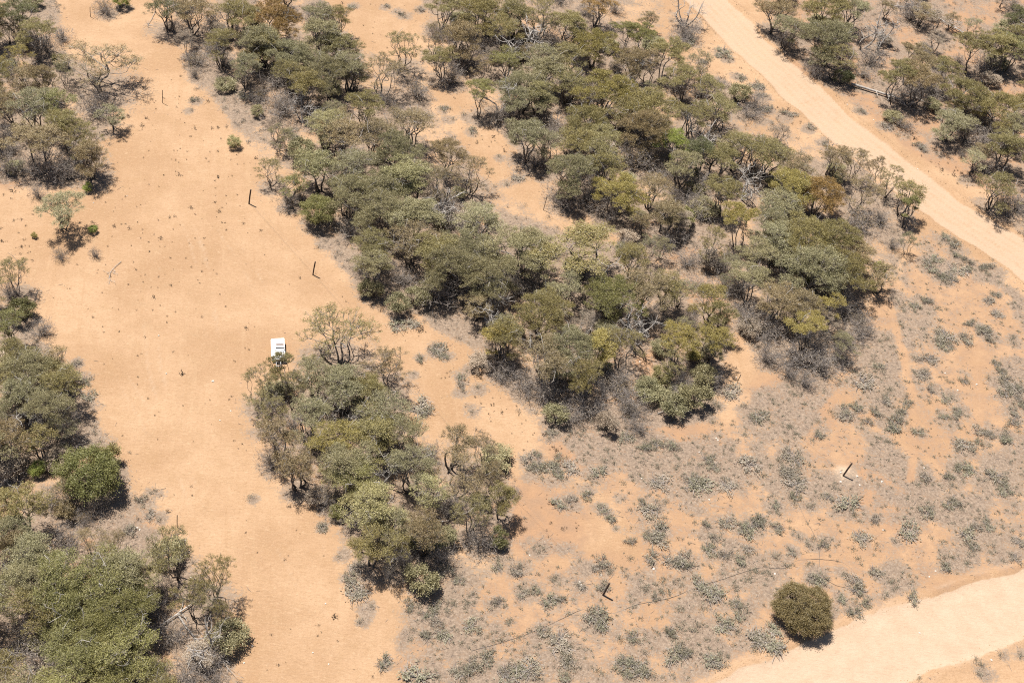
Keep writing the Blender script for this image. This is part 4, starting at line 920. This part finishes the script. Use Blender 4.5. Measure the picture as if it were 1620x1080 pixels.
LN = (0.16, 0.0, 1.0)
posts = [
    (393.5, 322.5, 2.85, 0.115, 'dark timber fence post on the sand, at the shrubby edge above the second post'),
    (494.6, 434.6, 2.65, 0.10, 'dark timber fence post standing alone on sand between trailer and tree belt'),
    (953.5, 941, 2.6, 0.12, 'short dark leaning fence post beside the black pipe on the scrub'),
    (1333.5, 752, 2.7, 0.115, 'dark leaning fence post standing in a patch of whitish sand'),
]
for bx, by, h, rad, lab in posts:
    post(bx, by, h, rad, 'fence_post', lab, 'post', 'dark fence posts', LN, M_POST)
thin = [
    (617, 572, 2.6, 'thin steel post rising behind the open crown of the island grove'),
    (1166, 605, 1.7, 'thin steel post at the lower right tip of the long belt'),
    (859.5, 332, 2.9, 'thin steel post on the narrow sandy strip between two belts'),
    (280, 833, 2.4, 'thin steel post on sand above the dense lower wood'),
    (257, 163, 2.6, 'thin steel post at the upper end of the clearing'),
    (143, 27, 2.0, 'thin steel post on sand by the topmost bare shrub'),
]
for bx, by, h, lab in thin:
    post(bx, by, h, 0.05, 'steel_post', lab, 'post', 'thin steel posts', (0.10, 0.0, 1.0), M_THIN)


def wire(path, h, name, label):
    s_ = Soup()
    for hh in h:
        pts = []
        for (a, b), (c, d) in zip(path[:-1], path[1:]):
            p0, p1 = at(a, b), at(c, d)
            for t_ in np.linspace(0, 1, 9)[:-1]:
                p = p0 + (p1 - p0) * t_
                pts.append((p[0] + LN[0] * hh, p[1], hh + zg(p[0], p[1]) - 0.12 * math.sin(t_ * math.pi)))
        p = at(*path[-1]); pts.append((p[0] + LN[0] * hh, p[1], hh + zg(p[0], p[1])))
        s_.tube(pts, [0.006] * len(pts), 3)
    tag(link(name, s_.mesh(name, M_WIRE)), label, 'wire')


wire([(393.5, 322.5), (494.6, 434.6), (617, 572), (765, 738), (953.5, 941)], [0.5, 1.3], 'fence_wire', 'faint slack wire strung along the fence posts beside the clearing')
wire([(859.5, 332), (1005, 463), (1166, 605), (1333.5, 752)], [0.5, 1.2], 'fence_wire', 'faint slack wire running to the post in whitish sand')

# black poly pipe lying on the ground
M_PIPE = plain('black_pipe', (0.085, 0.072, 0.06), 0.6, var=0.2)


def ground_line(px, rad, wob, seed):
    rr_ = np.random.default_rng(seed); P_ = np.array([at(*p)[:2] for p in px]); out = []
    n_ = len(P_)
    for i in range(n_ - 1):
        p0, p1, p2, p3 = P_[max(0, i - 1)], P_[i], P_[i + 1], P_[min(n_ - 1, i + 2)]
        for t_ in np.arange(0, 1, 0.1):
            q = 0.5 * ((2 * p1) + (-p0 + p2) * t_ + (2 * p0 - 5 * p1 + 4 * p2 - p3) * t_ ** 2 + (-p0 + 3 * p1 - 3 * p2 + p3) * t_ ** 3)
            out.append(q + rr_.normal(size=2) * wob)
    out.append(P_[-1]); out = np.array(out)
    z = bump_z(out[:, 0], out[:, 1]) + rad + 0.01 - (0.05 * smooth(0.62, 0.74, vnoise(out[:, 0], out[:, 1], 2.2, 87)) if rad < 0.04 else 0)
    return np.column_stack([out, z])


s = Soup(); g = ground_line([(745, 1029), (800, 1014), (860, 992), (915, 966), (935, 963), (965, 970), (985, 965), (1010, 956), (1060, 946), (1100, 930), (1150, 914), (1200, 898), (1240, 898), (1262, 886), (1295, 884), (1325, 887), (1340, 893), (1352, 905), (1353, 916)], 0.03, 0.02, 1)
s.tube(g, [0.022] * len(g), 6)
tag(link('black_pipe', s.mesh('black_pipe', M_PIPE)), 'long black pipe snaking across the scrub flat and ending in a curl', 'pipe')
s = Soup(); g = ground_line([(1262, 795), (1275, 822), (1288, 845), (1296, 870), (1297, 895), (1304, 912), (1318, 923), (1335, 928), (1345, 925)], 0.024, 0.02, 2)
s.tube(g, [0.024] * len(g), 6)
tag(link('black_cable', s.mesh('black_cable', M_PIPE)), 'short thin black cable crossing the long pipe above the round bush', 'cable')


# fallen logs and branches
def fallen(px, rad, name, label, seed, nb=10, mat=None, blen=1.6):
    rr_ = np.random.default_rng(seed); s_ = Soup(); g_ = ground_line(px, rad, 0.02, seed); g_[:, 2] += rad * 0.6 + 0.05
    s_.tube(g_, np.linspace(rad, rad * 0.45, len(g_)), 6, 0.3, 0.9, True)
    for _ in range(nb):
        i = rr_.integers(len(g_) // 3, len(g_)); d_ = unit(rr_.normal(size=3) * [1, 1, 0.25] + unit(g_[-1] - g_[0]) * 0.9 + [0, 0, 0.15])
        e = g_[i] + d_ * blen * rr_.uniform(0.5, 1.5); e[2] = max(e[2], 0.12)
        b_ = curve(g_[i], e, rr_, 0.1, 5); s_.tube(b_, np.linspace(rad * 0.45, 0.014, 5), 4, 0.5, 1.0)
        for _ in range(3):
            f_ = b_[rr_.integers(2, 5)]; e2 = f_ + unit(rr_.normal(size=3) * [1, 1, 0.3] + d_) * blen * 0.45; e2[2] = max(e2[2], 0.06)
            s_.tube(curve(f_, e2, rr_, 0.1, 3), [0.02, 0.015, 0.008], 3, 0.7, 1.0)
    tag(link(name, s_.mesh(name, mat or M_DEAD)), label, 'log' if 'log' in name else 'branch')


fallen([(1346, 136), (1370, 143), (1395, 151), (1417, 158), (1430, 168)], 0.26, 'fallen_log', 'pale fallen log lying beside the dirt track below the dark shrub', 1, 8)
fallen([(1432, 8), (1460, 20), (1482, 30), (1500, 42), (1525, 54)], 0.2, 'fallen_branch', 'pale fallen branch with fanned twigs near the top of the far wood', 2, 16, blen=3.0)
fallen([(1395, 5), (1415, 12), (1440, 14), (1462, 24)], 0.16, 'fallen_log', 'long pale fallen log above the fanned fallen branch in the far wood', 12, 9, blen=2.4)
fallen([(1425, 150), (1450, 158), (1470, 168), (1490, 176)], 0.13, 'fallen_branch', 'grey fallen branch lying past the end of the fallen log', 13, 12, blen=1.8)
fallen([(1560, 205), (1580, 212), (1602, 216)], 0.1, 'fallen_branch', 'grey fallen branch among the trees at the far edge of the far wood', 14, 10, blen=1.8)
fallen([(700, 462), (722, 452), (748, 458)], 0.1, 'fallen_branch', 'bleached fallen branch on grey litter at the edge of the long belt', 15, 12, blen=1.8)
fallen([(1040, 655), (1062, 648), (1086, 652)], 0.09, 'fallen_branch', 'bleached fallen branch on litter at the lower tip of the long belt', 16, 10, blen=1.6)
fallen([(1240, 575), (1262, 582), (1286, 580)], 0.09, 'fallen_branch', 'grey fallen branch under the twiggy shrubs of the track belt tip', 17, 10, blen=1.6)
fallen([(1465, 140), (1445, 146), (1430, 148)], 0.1, 'fallen_branch', 'small pale fallen branch beyond the fallen log', 3, 6)
fallen([(797, 76), (815, 60), (835, 48), (862, 42)], 0.12, 'fallen_branch', 'bleached branch arching over dark twigs in the middle belt', 4, 10, blen=2.0)
fallen([(283, 975), (300, 1000), (325, 1025), (362, 1050)], 0.13, 'fallen_branch', 'pale fallen branch under the open trees of the lower wood', 5, 12, blen=2.2)
fallen([(228, 1013), (250, 995), (285, 970), (310, 952)], 0.15, 'fallen_log', 'long grey leaning limb beside the dense lower wood', 6, 4)
fallen([(192, 415), (184, 422), (175, 432), (174, 444)], 0.05, 'fallen_branch', 'small grey forked branch alone on the sandy clearing', 7, 6, blen=1.0)
fallen([(40, 650), (60, 640), (75, 655)], 0.08, 'fallen_branch', 'bleached white branch caught in the thicket by the clearing', 8, 10, blen=1.5)
fallen([(246, 20), (238, 35), (233, 40)], 0.05, 'fallen_branch', 'small grey branch on sand at the top of the clearing', 9, 8, blen=1.0)

# white stones
M_STONE = plain('white_stone', (0.42, 0.37, 0.32), 0.9, var=0.2, scale=6)
stone_me = []
for k in range(4):
    bm = bmesh.new(); bmesh.ops.create_icosphere(bm, subdivisions=2, radius=0.13); rr = np.random.default_rng(60 + k)
    ph = rr.uniform(0, 6, 6)
    for v in bm.verts:
        q = v.co.normalized(); f = 1 + 0.25 * math.sin(3 * q.x / 0.5 + ph[0]) * math.sin(2.5 * q.y / 0.5 + ph[1]) + 0.12 * math.sin(5 * q.z + ph[2] + q.x * 4)
        v.co = Vector((v.co.x * f * 1.2, v.co.y * f, v.co.z * f * 0.7))
    me = bpy.data.meshes.new('white_stone'); bm.to_mesh(me); bm.free(); me.materials.append(M_STONE); stone_me.append(me)
stones = [(917, 921, 1.6), (919, 925, 1.4), (1330, 747, 1.2), (1356, 753, 1.4), (1330, 762, 1.5), (1360, 767, 1.2), (1034, 900, 1.4), (951, 909, 1), (930, 777, 1.1), (1122, 791, 1.2), (1226, 907, 1.2), (1397, 838, 1.2), (1395, 762, 1.3),
          (1462, 740, 1.1), (1355, 605, 1.1), (1495, 590, 1.2), (1515, 617, 1.2), (1545, 608, 1.4), (1595, 607, 1.2), (1470, 912, 1.0), (1480, 903, 1.1), (1495, 890, 1), (1455, 1000, 1.1), (1568, 1044, 1.2), (337, 603, 1.6), (263, 591, 1.0),
          (251, 531, 1.0), (348, 665, 0.9), (365, 650, 1.0), (201, 310, 0.8), (148, 321, 0.9), (217, 835, 1.4), (221, 838, 1.0), (302, 913, 1.0), (399, 1021, 1.1), (386, 1048, 1.0), (520, 1050, 0.9), (495, 1032, 0.9), (515, 955, 0.9), (1165, 597, 0.9),
          (1452, 267, 1.1), (1340, 166, 1.5), (1382, 190, 1.1), (1012, 572, 1.2), (1090, 640, 1.0), (1133, 693, 1.2), (1136, 696, 1.0), (1106, 715, 0.9), (1015, 757, 0.9), (838, 878, 1.0)]
stone_rows = {}
for i, (bx, by, k) in enumerate(stones):
    p = at(bx, by); o = link('white_stone', stone_me[i % 4]); o.location = (p[0], p[1], zg(p[0], p[1]) + 0.03); o.scale = (k * 0.75, k * 0.75, k * 0.75); o.rotation_euler = (0, 0, i * 1.7)
    dd, m_ = min((math.hypot(bx - q[0][0], by - q[0][1]), q[1]) for q in MARKS)
    stone_rows.setdefault(m_, []).append((dd, o))
for m_, lst in stone_rows.items():
    lst.sort(key=lambda q: q[0])
    for n_, (dd, o) in enumerate(lst): tag(o, ('nearest' if n_ == 0 else ordinal(n_) + ' nearest') + ' small white stone to ' + m_, 'stone', 'small white stones')


# ------------------------------------------------------------------ big round bush beside the lower road
def round_bush():
    r_ = np.random.default_rng(77); crown = Soup(); st = Soup(); H, R = 4.4, 3.2
    for i in range(330):
        d_ = unit(r_.normal(size=3)); d_[2] = abs(d_[2]) if r_.random() < 0.7 else -abs(d_[2]) * 0.8
        k = r_.uniform(0.72, 0.9)
        k *= 1 + 0.09 * math.sin(3 * math.atan2(d_[1], d_[0]) + 1.0) * (1 - abs(d_[2])) + 0.07 * math.sin(5 * d_[0] + 4 * d_[2])
        c = np.array([d_[0] * R * k, d_[1] * R * k, H * 0.48 + d_[2] * H * 0.48 * k])
        leaves(crown, r_, c, 0.46, 130, 0.85, 0.2, 0.045, 0.42 + r_.normal() * 0.09, low=-0.8)
        if i % 4 == 0: st.tube(curve([d_[0] * 0.3, d_[1] * 0.3, -0.1], c * [0.95, 0.95, 0.98], r_, 0.08, 5), np.linspace(0.07, 0.012, 5), 4, 0.1, 0.7)
    return dict(H=H, R=R, stems=[st.mesh('stems', M_BARK)], crown=crown.mesh('foliage', M_LEAF))


p = at(1272, 962, 1.9)
COLS['rb'] = ('dark olive', (0.072, 0.059, 0.028))
t = place(round_bush(), dict(x=p[0], y=p[1], z=zg(p[0], p[1]), R=3.8, H=3.9, c='rb'), 'round_bush', 0.6)
tag(t, 'big dense dark olive round bush standing alone beside the pale lower road', 'bush')

# ------------------------------------------------------------------ low white box trailer
M_PAINT = plain('white_paint', (0.80, 0.80, 0.79), 0.28, var=0.02, scale=3, coat=0.4)
M_GLASS = plain('dark_glass', (0.02, 0.025, 0.03), 0.08, var=0.1)
M_RUBBER = plain('rubber', (0.02, 0.02, 0.02), 0.85)
M_STEEL = plain('grey_steel', (0.30, 0.30, 0.31), 0.45, 0.5)
M_TRIM = plain('dark_trim', (0.045, 0.045, 0.048), 0.6)
M_CRATE = plain('grey_tarp', (0.17, 0.14, 0.13), 0.8, var=0.2)
M_RED = plain('red_lens', (0.35, 0.02, 0.015), 0.25)
M_LENS = plain('clear_lens', (0.6, 0.6, 0.62), 0.15)


def part(name, mat, parent, build, bevel=0.0, seg=2):
    bm = bmesh.new(); build(bm)
    if bevel: bmesh.ops.bevel(bm, geom=[e for e in bm.edges], offset=bevel, segments=seg, affect='EDGES', clamp_overlap=True)
    bmesh.ops.recalc_face_normals(bm, faces=bm.faces)
    me = bpy.data.meshes.new(name); bm.to_mesh(me); bm.free(); me.materials.append(mat)
    return link(name, me, parent)


def box(bm, c, d, taper=(1, 1), shift=0.0):
    vs = []
    for z in (-1, 1):
        k = taper if z > 0 else (1, 1)
        for x, y in ((-1, -1), (1, -1), (1, 1), (-1, 1)):
            vs.append(bm.verts.new((c[0] + x * d[0] / 2 * k[0], c[1] + y * d[1] / 2 * k[1] + (shift if z > 0 else 0), c[2] + z * d[2] / 2)))
    for f in ((3, 2, 1, 0), (4, 5, 6, 7), (0, 1, 5, 4), (1, 2, 6, 5), (2, 3, 7, 6), (3, 0, 4, 7)): bm.faces.new([vs[i] for i in f])


def cyl(bm, c, rad, w, seg=24, axis='X'):
    m_ = Matrix.Translation(c) @ (Matrix.Rotation(math.pi / 2, 4, 'Y') if axis == 'X' else Matrix.Rotation(math.pi / 2, 4, 'X') if axis == 'Y' else Matrix.Identity(4))
    bmesh.ops.create_cone(bm, cap_ends=True, segments=seg, radius1=rad, radius2=rad, depth=w, matrix=m_)
    for v in bm.verts: v.co.y = c[1] + (v.co.y - c[1]) / CY_


rear = at(440.6, 574); front = at(439.6, 543); CY_ = 1.0
trailer_root = bpy.data.objects.new('box_trailer', None); COL.objects.link(trailer_root)
hd = math.atan2(front[1] - rear[1], front[0] - rear[0])
mid = (rear + front) / 2
trailer_root.location = (mid[0], mid[1], zg(mid[0], mid[1]) + 0.01); trailer_root.rotation_euler = (0, 0, hd - math.pi / 2)
tag(trailer_root, 'low white box trailer standing on the sand behind the island grove', 'trailer')
# local frame: +Y away from the drawbar; 3.9 m long, 1.9 m wide, 1.0 m high
M_FLOOR = plain('galvanised_floor', (0.20, 0.195, 0.19), 0.6, 0.2, var=0.2)
M_GREYW = plain('dusty_white', (0.42, 0.41, 0.40), 0.5, var=0.12)
part('chassis', M_TRIM, trailer_root, lambda bm: box(bm, (0, 0, 0.38), (1.7, 3.7, 0.14)), 0.02)
part('box_body', M_PAINT, trailer_root, lambda bm: box(bm, (0, 0.72, 0.64), (1.88, 2.40, 0.46), (0.97, 0.98)), 0.10, 3)
part('side_locker', M_PAINT, trailer_root, lambda bm: box(bm, (-0.68, 0.15, 0.80), (0.50, 3.3, 0.34), (0.94, 0.98)), 0.05, 3)
part('lid', M_PAINT, trailer_root, lambda bm: box(bm, (0.24, 1.47, 0.905), (1.30, 0.82, 0.07)), 0.03)
hp = part('hatch_frame', M_PAINT, trailer_root, lambda bm: box(bm, (0.27, 0.70, 0.89), (1.22, 0.72, 0.05)), 0.02)
part('hatch_panel', M_CRATE, hp, lambda bm: box(bm, (0.28, 0.70, 0.915), (1.04, 0.56, 0.02)), 0.005)
part('cross_rail', M_PAINT, trailer_root, lambda bm: box(bm, (0.25, 0.23, 0.93), (1.30, 0.14, 0.10)), 0.02)
part('slot', M_RUBBER, trailer_root, lambda bm: box(bm, (0.26, 0.02, 0.885), (1.10, 0.24, 0.03)), 0.005)
part('cross_rail', M_PAINT, trailer_root, lambda bm: box(bm, (0.25, -0.22, 0.91), (1.36, 0.18, 0.14)), 0.03)
part('tray_floor', M_FLOOR, trailer_root, lambda bm: box(bm, (0.22, -1.15, 0.50), (1.38, 1.55, 0.06)), 0.01)
for sx in (-0.42, 0.90): part('tray_side', M_PAINT, trailer_root, lambda bm: box(bm, (sx, -1.15, 0.66), (0.06, 1.58, 0.36)), 0.015)
part('tray_end', M_PAINT, trailer_root, lambda bm: box(bm, (0.24, -1.93, 0.66), (1.30, 0.05, 0.34)), 0.015)
for by_ in (-0.55, -0.82, -1.09, -1.36, -1.63): part('bar', M_GREYW, trailer_root, lambda bm: box(bm, (0.24, by_, 0.80), (1.28, 0.09, 0.04)), 0.01)
for bx_ in (-0.1, 0.24, 0.58): part('bar', M_GREYW, trailer_root, lambda bm: box(bm, (bx_, -1.12, 0.765), (0.07, 1.5, 0.03)), 0.01)
for sx in (-1, 1):
    ty = part('tyre', M_RUBBER, trailer_root, lambda bm: cyl(bm, (sx * 0.86, -0.25, 0.32), 0.32, 0.2), 0.03)
    part('rim', M_STEEL, ty, lambda bm: cyl(bm, (sx * 0.965, -0.25, 0.32), 0.18, 0.02, 16), 0.005)
    part('tail_light', M_RED, trailer_root, lambda bm: box(bm, (sx * 0.75, 1.94, 0.60), (0.2, 0.05, 0.1)), 0.01)
    part('drawbar', M_STEEL, trailer_root, lambda bm: bm.faces.ensure_lookup_table() or box(bm, (sx * 0.30, -2.35, 0.40), (0.07, 1.0, 0.07)), 0.01).rotation_euler = (0, 0, 0)
part('coupling', M_STEEL, trailer_root, lambda bm: box(bm, (0, -2.85, 0.42), (0.66, 0.12, 0.09)), 0.01)
jw = part('jockey_wheel', M_RUBBER, trailer_root, lambda bm: cyl(bm, (0, -2.6, 0.12), 0.12, 0.06, 16), 0.01)
